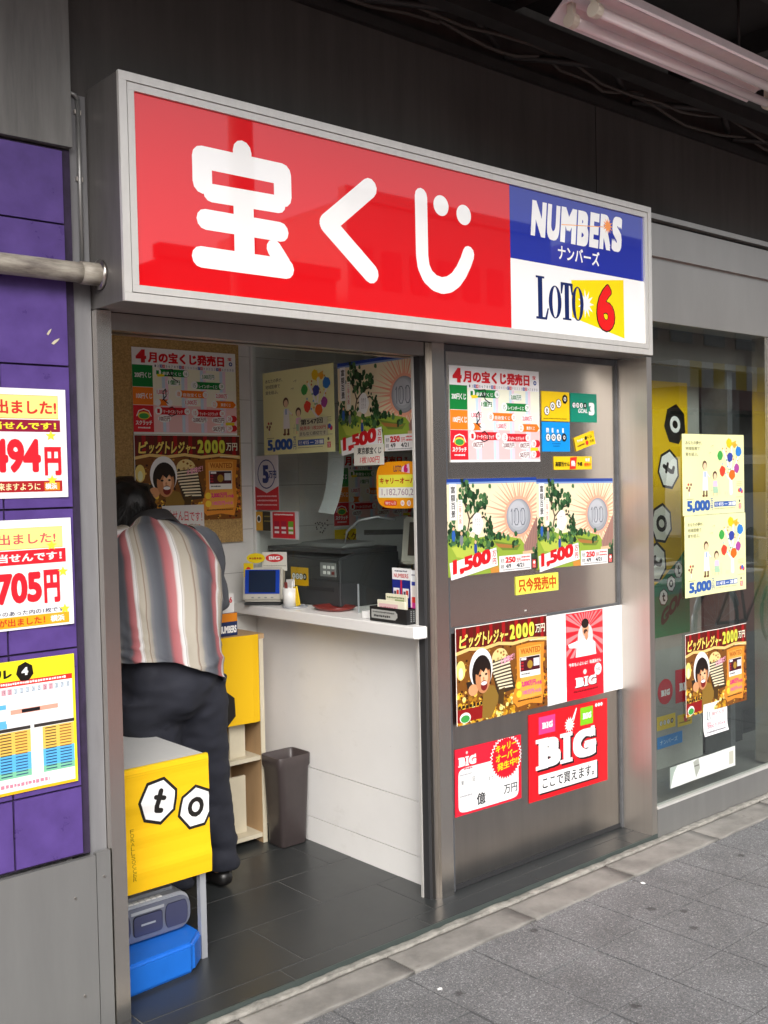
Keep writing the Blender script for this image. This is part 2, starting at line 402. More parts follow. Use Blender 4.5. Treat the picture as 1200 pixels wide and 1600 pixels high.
    def mesh(s, name, curl=None, mat='print'):
        me = bpy.data.meshes.new(name)
        me.from_pydata([(x*s.w, -y*s.h, z) for x, y, z in s.V], [], s.F)
        ca = me.color_attributes.new('Col', 'FLOAT_COLOR', 'CORNER')
        buf = []
        for f, c in zip(s.F, s.C): buf += [c[0], c[1], c[2], 1.]*len(f)
        ca.data.foreach_set('color', buf)
        if curl:
            ax, fn, n = curl
            bm = bmesh.new(); bm.from_mesh(me)
            for k in range(1, n):
                if ax == 0: co, no = (s.w*k/n, 0, 0), (1, 0, 0)
                else: co, no = (0, -s.h*k/n, 0), (0, 1, 0)
                bmesh.ops.bisect_plane(bm, geom=bm.verts[:]+bm.edges[:]+bm.faces[:], plane_co=co, plane_no=no, dist=1e-6)
            for v in bm.verts:
                t = v.co.x/s.w if ax == 0 else -v.co.y/s.h
                t = max(0., min(1., t)); k = min(int(t*n+1e-5), n-1); a = t*n-k
                v.co.z += fn(k/n)*(1-a)+fn((k+1)/n)*a
            bm.to_mesh(me); bm.free()
        me.materials.append(M[mat]); return me

AX = {'front': (Vector((1, 0, 0)), Vector((0, 0, 1))), 'glass': (Vector((0, -1, 0)), Vector((0, 0, 1)))}
def place(sh, name, o, face='front', rot=0., curl=None, mat='print', parent=None, tilt=0.):
    me = sh if isinstance(sh, bpy.types.Mesh) else sh.mesh(name, curl, mat)
    ux, uz = AX[face] if isinstance(face, str) else face
    if rot:
        c, q = math.cos(math.radians(rot)), math.sin(math.radians(rot)); ux, uz = ux*c+uz*q, uz*c-ux*q
    n = ux.cross(uz)
    ob = bpy.data.objects.new(name, me)
    ob.matrix_world = Matrix(((ux.x, uz.x, n.x, o[0]), (ux.y, uz.y, n.y, o[1]), (ux.z, uz.z, n.z, o[2]), (0, 0, 0, 1)))
    COL.objects.link(ob)
    if parent is not None:
        ob.parent = parent; ob.matrix_parent_inverse = parent.matrix_basis.inverted() if parent.type != 'EMPTY' else Matrix.Translation(-parent.location)
    return ob
def bulge(a): return lambda t: a*math.sin(math.pi*t)
def lift(a, s=.7): return lambda t: a*max(0, (t-s)/(1-s))**2+a*.25*max(0, (.2-t)/.2)**2
def wave(a, f=2., ph=0.): return lambda t: a*(1+math.sin(f*2*math.pi*t+ph))*.5

# ================================================================== SETTING
# ------------------------------------------------------------------ ground
road = struct(quad('road', [(-60, -60, -.19), (90, -60, -.19), (90, -6.3, -.19), (-60, -6.3, -.19)], M['road']))
for k in range(9):
    y = -7.2-k*.95
    o = struct(quad('zebra_stripe', [(14.5, y-.5, -.186), (19, y-.5, -.186), (19, y, -.186), (14.5, y, -.186)], M['roadwhite']))
    o.parent = road
bm = bmesh.new(); bx(bm, -40, 60, -6.3, -.15, -.6, -.046); pavement = struct(mk('pavement', bm, M['paver']))
for x in range(-40, 60, 2):
    if -2 < x < 24:
        k = box('kerb_stone', x+.01, x+1.99, -6.45, -6.303, -.5, -.04, M['concrete'], pavement, .01)
o = struct(quad('red_paving', [(-40, -5.6, -.0415), (60, -5.6, -.0415), (60, -3.1, -.0415), (-40, -3.1, -.0415)], M['redpave'])); o.parent = pavement
quad('joint_bed', [(-.3, -2.45, -.0440), (6.3, -2.45, -.0440), (6.3, -.337, -.0440), (-.3, -.337, -.0440)], M['joint'], pavement)
pv = []
for v in range(4):
    bm = bmesh.new(); bx(bm, 0, .2980, -.2925, 0, -.0135, 0)
    pv.append(mk('paver', bm, M['paver'], None, .0025, 1, link_it=False).data)
X0, PX, Y0, PY = 2.255, .3055, -.337, .2975
for i in range(-8, 13):
    for j in range(0, 7):
        o = bpy.data.objects.new('paver', pv[(i*3+j*5) % 4]); COL.objects.link(o); o.parent = pavement
        o.location = (X0+i*PX+.0035, Y0-j*PY, -.030+R.uniform(-.0012, .0012))
        o.rotation_euler = (R.uniform(-.002, .002), R.uniform(-.002, .002), R.uniform(-.002, .002))
# rough concrete blocks between the pavers and the shop threshold
xs = [-.7, -.1, .5, 1.1, 1.7, 2.302, 2.902, 3.505, 4.132, 4.735, 5.34, 5.95]
for a, b_ in zip(xs, xs[1:]):
    bm = bmesh.new(); bx(bm, a+.003, b_-.003, -.335+R.uniform(-.004, .006), -.186, -.046, -.024+R.uniform(-.002, .002))
    bmesh.ops.subdivide_edges(bm, edges=bm.edges[:], cuts=9, use_grid_fill=True)
    for v in bm.verts:
        q = noise.noise(v.co*14)*.006
        v.co.z += noise.noise(v.co*9)*.0025
        if v.co.y < -.32: v.co.y += q*1.6
    mk('kerb_block', bm, M['concrete'], pavement, smooth=True)
bm = bmesh.new(); bx(bm, -1, 6, -.186, -.1505, -.046, -.016)
bmesh.ops.subdivide_edges(bm, edges=bm.edges[:], cuts=2, use_grid_fill=True)
bmesh.ops.subdivide_edges(bm, edges=[e for e in bm.edges if abs(e.verts[0].co.x-e.verts[1].co.x) > .2], cuts=70)
for v in bm.verts:
    if v.co.z > -.03: v.co.z += noise.noise(v.co*22)*.006
    if v.co.y < -.18: v.co.y += noise.noise(v.co*18)*.008+.003
mk('mortar_edge', bm, M['concrete_edge'], pavement, smooth=True)
for p, r in (((3.47, -.40, -.028), .011), ((2.28, -.47, -.028), .009)):
    bm = bmesh.new()
    vs = [bm.verts.new((p[0]+r*math.cos(a)*R.uniform(.7, 1.3), p[1]+r*math.sin(a)*R.uniform(.6, 1.1), p[2]+R.uniform(0, .003))) for a in (0, 1, 2.2, 3.2, 4.2, 5.3)]
    vt = bm.verts.new((p[0], p[1], p[2]+.006))
    for i in range(6): bm.faces.new((vs[i], vs[(i+1) % 6], vt))
    bm.faces.new(vs[::-1])
    tag(mk('paper_scrap', bm, M['paper']), 'tiny white paper scrap on the pavers '+('in front of the steel panel' if p[0] > 3 else 'in front of the shop doorway'), 'litter')

# ------------------------------------------------------------------ shop floor
bm = bmesh.new(); bx(bm, 1.30, 3.94, -.15, 1.27, -.3, -.0016); floor = struct(mk('floor', bm, M['grout_floor']))
def tile(x0, x1, y0, y1):
    bm = bmesh.new(); bx(bm, x0+.0024, x1-.0024, y0+.0024, y1-.0024, -.02, R.uniform(-.0006, .0004)); return mk('floor_tile', bm, M['tile_floor'], floor, .0012, 1)
rows = [(-.055, .28, [.855, 1.455, 2.055, 2.655, 3.255, 3.9]), (.28, .58, [1.19, 1.79, 2.39, 2.99, 3.59]), (.58, .88, [.855, 1.455, 2.06, 2.66, 3.26]), (.88, 1.18, [1.19, 1.79, 2.39, 2.99, 3.59]), (-.148, -.055, [1.35, 1.95, 2.55, 3.15, 3.75, 3.90])]
for y0, y1, j in rows:
    for a, b_ in zip(j, j[1:]):
        a = max(a, 1.31)
        if b_-a > .05: tile(a, b_, y0, y1)
box('threshold_edge', 1.31, 3.932, -.1535, -.1495, -.03, .0008, M['cyanedge'], floor, .001)

# ------------------------------------------------------------------ upper wall of the building
uw = thing('building_wall', (2.6, .15, 2.1), 'dark grey panelled wall above the red shop sign', 'wall')
for a, b_ in ((1.338, 3.757), (3.764, 6.18), (6.187, 9.5)):
    box('wall_panel', a, b_, 0, .05, 2.11, 3.20, M['wall_dark'], uw, .002)
box('wall_core', -5, 12, .055, .9, 2.345, 7.2, M['wall_dark'], uw, 0)
box('wall_cap', 1.338, 9.5, -.022, .054, 3.201, 3.24, M['beam'], uw, .004)
box('upper_storey', -5, 12, .0, .054, 3.56, 7.2, M['wall_dark'], uw, 0)
pier = thing('concrete_pier', (1.0, .2, 0), 'grey streaked concrete pier above the purple tiles', 'wall')
box('pier_body', -4, 1.329, -.03, 1.3, 2.556, 3.5, M['wall_grey'], pier, .004)
box('pier_return', 1.331, 1.383, -.004, 1.3, .0, 2.716, M['strip_grey'], pier, .002)

# ------------------------------------------------------------------ purple tiled wall with its steel kick plate
pw = thing('tiled_wall', (1.0, 0, 0), 'purple tiled wall with a grey steel kick plate below it', 'wall')
box('wall_backing', -4, 1.328, -.012, 1.3, .535, 2.55, M['purple_dark'], pw, .004)
zs = [.54, .737, 1.137, 1.537, 1.937, 2.337, 2.546]
xsn = [-.3, .1, .5, .9, 1.103, 1.304]
for z0, z1 in zip(zs, zs[1:]):
    for a, b_ in zip(xsn, xsn[1:]):
        box('wall_tile', a+.003, b_-.003, -.022+R.uniform(-.001, .001), -.0125, z0+.003, z1-.003, M['purple'], pw, .0025)
for x, z, w_ in ((1.245, 2.03, .006), (1.262, 2.005, .010)):
    bm = bmesh.new(); prism(bm, [(x-w_, z-.006), (x-w_*.3, z-.009), (x+w_*.9, z+.002), (x+w_*1.4, z+.010), (x, z+.004)], -.0245, -.0232, 1); mk('paint_chip', bm, M['pale'], pw)
box('kick_plate', -4, 1.335, -.03, -.0125, -.03, .528, M['steel_grey'], pw, .003)
box('kick_plate', 1.3375, 1.381, -.03, -.0125, -.03, .533, M['steel_grey'], pw, .003)
for x, z in ((1.27, .42), (1.29, .13), (1.36, .46), (.9, .3)):
    bm = bmesh.new(); tube(bm, [(x, -.0325, z), (x, -.0295, z)], .004, 8); mk('rivet', bm, M['steel_dark'], pw, smooth=False)

tag(tubeo('drain_pipe', [(-1, -.065, 2.196), (1.30, -.065, 2.198), (1.33, -.065, 2.198)], .029, M['pipe'], n=16), 'weathered horizontal pipe running into the side of the sign box', 'pipe')
pp = bpy.data.objects['drain_pipe']
tubeo('pipe_coupling', [(1.325, -.065, 2.198), (1.386, -.065, 2.198)], .0325, M['pipe'], pp, 16)
tubeo('pipe_flange', [(1.3785, -.065, 2.198), (1.3865, -.065, 2.198)], .043, M['steel_dark'], pp, 16)
cn = tubeo('conduit', [(1.357, -.012, 2.24), (1.357, -.012, 2.70)], .006, M['steel_grey'])
tag(cn, 'thin grey conduit running up beside the sign box', 'conduit')
for z in (2.47, 2.66): box('clip', 1.347, 1.367, -.012, -.0035, z, z+.012, M['steel_dark'], cn, .001)
tubeo('conduit_bend', [(1.357, -.012, 2.70), (1.350, -.012, 2.712), (1.333, -.012, 2.716)], .006, M['steel_grey'], cn)

# ------------------------------------------------------------------ steel shop front
sf = thing('steel_shopfront', (2.65, 0, 0), 'brushed steel shop front framing the open doorway', 'shop front')
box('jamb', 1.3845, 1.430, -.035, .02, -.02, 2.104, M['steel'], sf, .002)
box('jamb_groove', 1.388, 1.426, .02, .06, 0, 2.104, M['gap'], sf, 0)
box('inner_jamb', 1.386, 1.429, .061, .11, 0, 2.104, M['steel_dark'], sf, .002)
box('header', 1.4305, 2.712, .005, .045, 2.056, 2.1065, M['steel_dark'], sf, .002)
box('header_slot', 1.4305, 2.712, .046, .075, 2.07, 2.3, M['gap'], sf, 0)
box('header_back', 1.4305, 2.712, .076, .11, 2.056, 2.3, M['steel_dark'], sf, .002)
box('pillar', 2.737, 2.801, -.012, .05, -.002, 2.1065, M['steel'], sf, .003)
box('pillar_return', 2.717, 2.7365, .004, .05, -.002, 2.1065, M['steel_dark'], sf, .002)
box('shutter_groove', 2.701, 2.7165, .018, .05, -.002, 2.1065, M['gap'], sf, 0)
box('glazing_bead', 2.697, 2.7165, .051, .062, -.002, 2.1065, M['steel_bright'], sf, .001)
for nm, a, b_, z0, z1 in (('panel_trim', 2.8015, 2.825, .002, 2.1065), ('panel_trim', 3.884, 3.8965, .002, 2.1065)):
    box(nm, a, b_, .004, .05, z0, z1, M['frame_grey'], sf, .001)
box('panel_trim', 2.8255, 3.8835, .007, .05, 2.082, 2.1065, M['frame_grey'], sf, .001)
box('panel_trim', 2.8255, 3.8835, .007, .05, 1.000, 1.022, M['frame_grey'], sf, .001)
box('panel_trim', 2.8255, 3.8835, .012, .05, .002, .022, M['gap'], sf, .001)
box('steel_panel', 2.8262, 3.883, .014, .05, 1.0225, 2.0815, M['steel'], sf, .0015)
box('steel_panel', 2.8262, 3.883, .014, .05, .0225, .9995, M['steel_dark'], sf, .0015)  # darker steel copy: reflected shady pavement put into the lower panel's colour
box('side_fin', 3.897, 3.9335, -.15, .05, -.02, 2.1065, M['steel_fin'], sf, .0025)
box('screw_head', 3.26, 3.272, .0125, .0145, 1.0445, 1.050, M['steel_bright'], sf, .001)

# ------------------------------------------------------------------ the shop sign
sg = thing('shop_sign', (2.63, -.1, 2.108), 'long red sign box with white characters and a blue and white end panel', 'sign')
box('sign_box', 1.388, 3.866, -.192, -.001, 2.108, 2.735, M['signbox'], sg, .002)
def rim(x0, x1, z0, z1, wd, y0, y1, mat):
    for a in ((x0, x1, z1-wd, z1), (x0, x1, z0, z0+wd)): box('sign_frame', a[0], a[1], y0, y1, a[2], a[3], mat, sg, .002)
    for a in ((x0, x0+wd), (x1-wd, x1)): box('sign_frame', a[0], a[1], y0, y1, z0+wd+.0004, z1-wd-.0004, mat, sg, .002)
rim(1.387, 3.867, 2.107, 2.736, .0235, -.2045, -.1925, M['steel_bright'])
rim(1.4135, 3.8405, 2.1335, 2.7095, .0205, -.2025, -.1925, M['steel_bright'])
SX, SZ = 1.4345, 2.6885           # top-left of the face
FW, FH = 3.8195-SX, SZ-2.1545
def panel(name, x0, x1, z0, z1, colr):
    s = Sheet(x1-x0, z1-z0, colr, thick=.003); s.ox, s.oz = x0, z1; s.clip = False; return s
def wv(s, pts): return [((x-s.ox)/s.w, (s.oz-z)/s.h) for x, z in pts]
XD = 2.979
red = panel('red_panel', SX, XD, 2.1545, SZ, '#d20612')
W = '#ffffff'
def st(s, pts, wd, c=W, l=2): s.stroke(wv(s, pts), wd/s.h, c, l)
st(red, [(1.792, 2.590), (1.792, 2.565)], .066)
st(red, [(1.651, 2.475), (1.651, 2.548), (1.938, 2.548), (1.938, 2.480)], .066)
st(red, [(1.680, 2.449), (1.920, 2.453)], .054)
st(red, [(1.658, 2.369), (1.926, 2.369)], .060)
st(red, [(1.640, 2.258), (1.943, 2.258)], .062)
st(red, [(1.792, 2.437), (1.792, 2.272)], .072)
st(red, [(1.900, 2.315), (1.935, 2.272)], .055)
st(red, [(2.290, 2.563), (2.112, 2.421), (2.290, 2.282)], .066)
ji = [(2.525, 2.573), (2.525, 2.372), (2.531, 2.333), (2.550, 2.302), (2.582, 2.282), (2.620, 2.276), (2.655, 2.284), (2.688, 2.304), (2.716, 2.335), (2.740, 2.372), (2.755, 2.403)]
st(red, ji, .058)
for x, z in ((2.621, 2.556), (2.734, 2.54)): red.ell((x-red.ox)/red.w, (red.oz-z)/red.h, .037/red.w, .036/red.h, W, 2, 28)
place(red, 'red_panel', (SX, -.1945, SZ), mat='acrylic', parent=sg)
blue = panel('blue_panel', XD+.001, 3.8195, 2.418, SZ, '#1b2c9a')
def wt(s, t, x0, z0, x1, z1, c, **k): s.text(t, (x0-s.ox)/s.w, (s.oz-z1)/s.h, (x1-s.ox)/s.w, (s.oz-z0)/s.h, c, **k)
xx = 3.095
for ch, wd, z0, z1 in (('N', .092, 2.515, 2.655), ('U', .082, 2.512, 2.655), ('M', .103, 2.513, 2.657), ('B', .078, 2.513, 2.658), ('E', .067, 2.516, 2.662), ('R', .080, 2.517, 2.665), ('S', .074, 2.518, 2.668)):
    wt(blue, ch, xx, z0, xx+wd-.008, z1, W, b=.065, sh=.10, l=3); xx += wd
blue.stroke(wv(blue, [(3.28, 2.583), (3.56, 2.612)]), .01, '#f39a1a', 6)
P = []
for k in range(24):
    a = k*math.pi/12; r = .033 if k % 2 == 0 else .016; P.append(((3.575+r*math.cos(a)-blue.ox)/blue.w, (blue.oz-2.618-r*math.sin(a))/blue.h))
blue.poly(P, '#f28a1e', 7)
wt(blue, 'ナンバーズ', 3.255, 2.446, 3.517, 2.504, W, b=.02)
place(blue, 'blue_panel', (XD+.001, -.1945, SZ), mat='acrylic', parent=sg)
wht = panel('white_panel', XD+.001, 3.8195, 2.1545, 2.4175, '#f4f6f8')
wht.poly(wv(wht, [(3.335, 2.372), (3.678, 2.409), (3.680, 2.166), (3.337, 2.226)]), '#f6d400', 1)
P = []
for k in range(22):
    a = k*math.pi/11; r = .058 if k % 2 == 0 else .026; P.append((3.425+r*math.cos(a)*.9, 2.287+r*math.sin(a)))
wht.poly(wv(wht, P), '#ffffff', 2)
nv = '#10245c'
# LOTO, condensed serif capitals
def ser(x0, x1, z0, z1, kind):
    tw = .026
    if kind == 'L':
        wht.poly(wv(wht, [(x0+.012, z0), (x0+.012+tw, z0), (x0+.012+tw, z1), (x0+.012, z1)]), nv, 4)
        wht.poly(wv(wht, [(x0, z1-.008), (x0+.05, z1-.008), (x0+.05, z1), (x0, z1)]), nv, 5)
        wht.poly(wv(wht, [(x0, z0), (x1-.012, z0), (x1, z0+.045), (x1-.008, z0+.045), (x1-.022, z0+.009), (x0, z0+.009)]), nv, 5)
    elif kind == 'O':
        a, b_ = (x0+x1)/2, (z0+z1)/2; rx, rz = (x1-x0)/2, (z1-z0)/2
        for k in range(28):
            t0, t1 = k*math.pi/14, (k+1)*math.pi/14
            wht.poly(wv(wht, [(a+rx*math.cos(t0), b_+rz*math.sin(t0)), (a+rx*math.cos(t1), b_+rz*math.sin(t1)), (a+rx*.42*math.cos(t1), b_+rz*.93*math.sin(t1)), (a+rx*.42*math.cos(t0), b_+rz*.93*math.sin(t0))]), nv, 4)
    else:
        c = (x0+x1)/2
        wht.poly(wv(wht, [(c-tw/2, z0), (c+tw/2, z0), (c+tw/2, z1), (c-tw/2, z1)]), nv, 4)
        wht.poly(wv(wht, [(x0, z1), (x1, z1), (x1, z1-.045), (x1-.007, z1-.045), (x1-.016, z1-.010), (x0+.016, z1-.010), (x0+.007, z1-.045), (x0, z1-.045)]), nv, 5)
        wht.poly(wv(wht, [(c-.026, z0), (c+.026, z0), (c+.026, z0+.007), (c-.026, z0+.007)]), nv, 6)
ser(3.120, 3.195, 2.203, 2.368, 'L'); ser(3.195, 3.272, 2.212, 2.340, 'O'); ser(3.268, 3.342, 2.212, 2.358, 'T'); ser(3.336, 3.410, 2.214, 2.350, 'O')
wt(wht, '6', 3.490, 2.183, 3.618, 2.382, '#20130f', b=.06, l=5, rnd=True)
wt(wht, '6', 3.496, 2.188, 3.612, 2.377, '#e01515', b=.045, l=7, rnd=True)
place(wht, 'white_panel', (XD+.001, -.1945, 2.4175), mat='acrylic', parent=sg)

# ------------------------------------------------------------------ display window on the right
dw = thing('display_window', (5.2, -.1, 0), 'steel framed display window right of the ticket shop', 'window')
box('sill_plate', 3.9345, 7.5, -.152, .3, -.03, .108, M['steel_grey'], dw, .003)
box('sill_cap', 3.9345, 7.5, -.156, -.12, .1085, .118, M['steel_bright'], dw, .002)
box('lintel_panel', 3.9345, 7.5, -.150, -.03, 2.268, 2.535, M['steel_lintel'], dw, .003)
box('lintel_groove', 3.9345, 7.5, -.135, -.03, 2.5355, 2.553, M['steel_dark'], dw, 0)
box('lintel_panel', 3.9345, 7.5, -.150, -.03, 2.5535, 2.695, M['steel_lintel'], dw, .003)
box('lintel_groove', 3.9345, 7.5, -.125, -.03, 2.6955, 2.712, M['gap'], dw, 0)
box('lintel_cap', 3.868, 7.5, -.158, .0, 2.7125, 2.735, M['steel_lintel'], dw, .002)
box('mullion', 4.930, 4.965, -.15, -.06, .1185, 2.2675, M['steel'], dw, .003)
box('glass_pane', 3.934, 4.9295, -.140, -.134, .1185, 2.2675, M['glass_win'], dw, 0)
box('glass_pane', 4.9655, 7.5, -.140, -.134, .1185, 2.2675, M['glass_win'], dw, 0)
M['wgrey'] = PM('window_back_panel', (.33, .33, .31), .6, 0, 6, .15)
box('back_panel', 3.94, 4.872, .21, .26, .1085, 2.155, M['wgrey'], dw, .002)
box('back_panel', 4.89, 5.3, .23, .28, .1085, 2.268, M['dgrey'], dw, .002)  # dim window interior put into the dark colour, so street reflections show
box('back_panel', 3.94, 4.889, .212, .26, 2.1705, 2.268, M['wgrey'], dw, .002)
box('door_gap', 3.94, 4.9, .245, .262, .1085, 2.2, M['gap'], dw, 0)
box('back_panel', 5.3, 7.5, .6, .65, .1085, 2.3, M['dgrey'], dw, 0)  # interior dimness painted into this panel's colour as well
box('end_panel', 7.5, 7.55, -.15, .65, -.03, 2.7, M['wgrey'], dw, 0)
box('window_soffit', 3.94, 7.5, -.029, .65, 2.2685, 2.33, M['frame_grey'], dw, 0)
box('display_floor', 3.94, 7.5, .3005, .6, -.03, .108, M['dgrey'], dw, 0)  # dark colour stands for the dim interior here too
box('inner_post', 4.88, 4.925, .05, .2, .1085, 2.2675, M['frame_grey'], dw, .003)

# ------------------------------------------------------------------ shop interior
bm = bmesh.new(); bx(bm, 1.30, 3.94, 1.256, 1.35, -.05, 2.34); wb = struct(mk('wall_back', bm, M['grout']))
tm = {}
TW, TH = .24, .2
nx = 11
for i in range(nx):
    for j in range(12):
        x0 = 1.36+i*TW; z0 = -.02+j*TH
        x1 = min(x0+TW, 3.93); z1 = min(z0+TH, 2.30)
        key = (round(x1-x0, 3), round(z1-z0, 3))
        if key not in tm:
            bm = bmesh.new(); bx(bm, .0012, key[0]-.0012, -.005, 0, .0012, key[1]-.0012); tm[key] = mk('wall_tile', bm, M['white_tile'], None, .0012, 1, link_it=False).data
        o = bpy.data.objects.new('wall_tile', tm[key]); COL.objects.link(o); o.parent = wb; o.location = (x0, 1.2565+R.uniform(-.0006, .0003), z0)
struct(box('wall_left', 1.31, 1.3835, .12, 1.255, -.05, 2.3, M['white_panel'], None, 0))
struct(box('wall_right', 3.9, 3.938, .0505, 1.255, -.05, 2.3, M['white_tile'], None, 0))
struct(box('ceiling', 1.31, 3.94, .1105, 1.30, 2.302, 2.34, M['ceil'], None, 0))
pb = box('panel_backing', 2.80, 3.9, .0505, .07, 0, 2.3, M['white_panel'], sf, 0)

ct = thing('ticket_counter', (2.8, .65, 0), 'white ticket counter with a glass screen inside the shop', 'counter')
for z0, z1 in ((-.001, .108), (.111, .328), (.331, .998)):
    box('front_board', 2.776, 2.80, .063, 1.25, z0, z1, M['white_panel'], ct, .0015)
bm = bmesh.new(); prism(bm, [(2.640, .012), (2.655, -.002), (2.6965, -.002), (2.6965, .0625), (3.25, .0625), (3.25, 1.249), (2.640, 1.249)], 1.0, 1.045, 2)
mk('counter_top', bm, M['white_panel'], ct, .003)
box('glass_pane', 2.778, 2.784, .066, 1.233, 1.165, 2.30, M['glass'], ct, 0)
box('glass_pane', 2.778, 2.784, .066, .50, 1.0465, 1.1645, M['glass'], ct, 0)
box('glass_pane', 2.778, 2.784, .93, 1.233, 1.0465, 1.1645, M['glass'], ct, 0)
box('glass_edge', 2.7775, 2.7845, .5005, .504, 1.0465, 1.1655, M['silver'], ct, 0)
box('glass_post', 2.768, 2.796, 1.234, 1.25, 1.046, 2.30, M['white'], ct, .002)
box('glass_post', 2.774, 2.790, .0635, .0655, 1.046, 2.06, M['gap'], ct, 0)
bm = bmesh.new()
for k in range(16):
    y = .78-(k % 6)*.016-(k//6)*.006+R.uniform(-.004, .004); z = 1.42-(k//6)*.02+R.uniform(-.01, .01)
    tube(bm, [(2.7772, y, z), (2.7779, y, z)], .0035, 8)
mk('speaking_holes', bm, M['gap'], ct)['kind'] = 'stuff'

# ------------------------------------------------------------------ canopy over the pavement
cp = thing('canopy', (3, -.8, 3.2), 'black underside of the canopy over the pavement', 'canopy')
box('canopy_deck', -5, 12, -1.22, -.0005, 3.50, 3.555, M['canopy'], cp, 0)
box('canopy_fascia', -5, 12, -1.27, -1.2205, 3.36, 3.60, M['beam'], cp, .004)
for y, z in ((-.21, 3.25), (-.90, 3.30)):
    bm = bmesh.new(); bx(bm, -5, 12, y-.03, y-.024, z, z+.06); bx(bm, -5, 12, y-.0235, y+.03, z, z+.006); mk('angle_beam', bm, M['beam'], cp)
k = 0
x = -.2
while x < 9:
    a, b_ = (x, -.018, 3.262), (x+.42, -.205, 3.266)
    tubeo('brace', [a, b_], .014, M['beam'], cp, 6); tubeo('brace', [(x+.42, -.203, 3.29), (x+.80, -.018, 3.288)], .014, M['beam'], cp, 6)
    x += .84
for x in (-.5, .7, 1.9, 3.1, 4.3, 5.5, 6.7, 7.9):
    box('cross_beam', x-.03, x+.03, -1.2, -.03, 3.40, 3.499, M['beam'], cp, .004)
for i, (x0, x1, y, z, sag) in enumerate(((.6, 2.75, -.06, 3.272, .03), (2.7, 4.0, -.075, 3.285, .045), (3.95, 5.9, -.06, 3.275, .05), (.8, 3.4, -.11, 3.30, .03), (3.3, 6.0, -.10, 3.305, .06))):
    pts = [(x0+(x1-x0)*t/14, y+.012*math.sin(t*1.7+i), z-sag*math.sin(math.pi*((t*2 % 14)/14))+.006*math.sin(t*2.1)) for t in range(15)]
    o = tubeo('cable', pts, .0075, M['cable'], n=7)
    tag(o, ('dusty cable above the left end of the red sign', 'sagging cable above the middle of the sign, nearest the wall', 'sagging cable above the display window, nearest the wall', 'long thin cable further from the wall above the red sign', 'deeply sagging outer cable at the upper right')[i], 'cable', 'cables under the canopy')

# ------------------------------------------------------------------ twin fluorescent lamp
fl = thing('fluorescent_lamp', (3.37, -.72, 3.08), 'unlit white twin tube fluorescent lamp hung under the canopy', 'lamp')
bm = bmesh.new()
prof = [(-.605, 3.088), (-.600, 3.094), (-.660, 3.138), (-.780, 3.138), (-.842, 3.094), (-.837, 3.088), (-.777, 3.128), (-.663, 3.128)]
prism(bm, prof, 2.735, 3.955, 0); mk('reflector', bm, M['lampwhite'], fl)
for x in (2.733, 3.9556):
    bm = bmesh.new(); prism(bm, [(-.606, 3.090), (-.662, 3.137), (-.778, 3.137), (-.836, 3.090), (-.79, 3.122), (-.65, 3.122)], x, x+.0018, 0)
    mk('end_plate', bm, M['lampwhite'], fl)
box('lamp_housing', 2.80, 3.89, -.75, -.69, 3.1385, 3.19, M['lampwhite'], fl, .004)
for y in (-.672, -.768):
    tubeo('tube', [(2.775, y, 3.074), (3.985, y, 3.074)], .0165, M['tube'], fl, 14)
    for x in (2.748, 3.986):
        bm = bmesh.new(); tube(bm, [(x, y, 3.074), (x+.028, y, 3.074)], .024, 14); bx(bm, x+.004, x+.022, y-.012, y+.012, 3.09, 3.1275); mk('lamp_holder', bm, M['cream'], fl, .002)
for x in (3.0, 3.7): tubeo('hanger', [(x, -.72, 3.19), (x, -.72, 3.5)], .006, M['beam'], fl, 8)

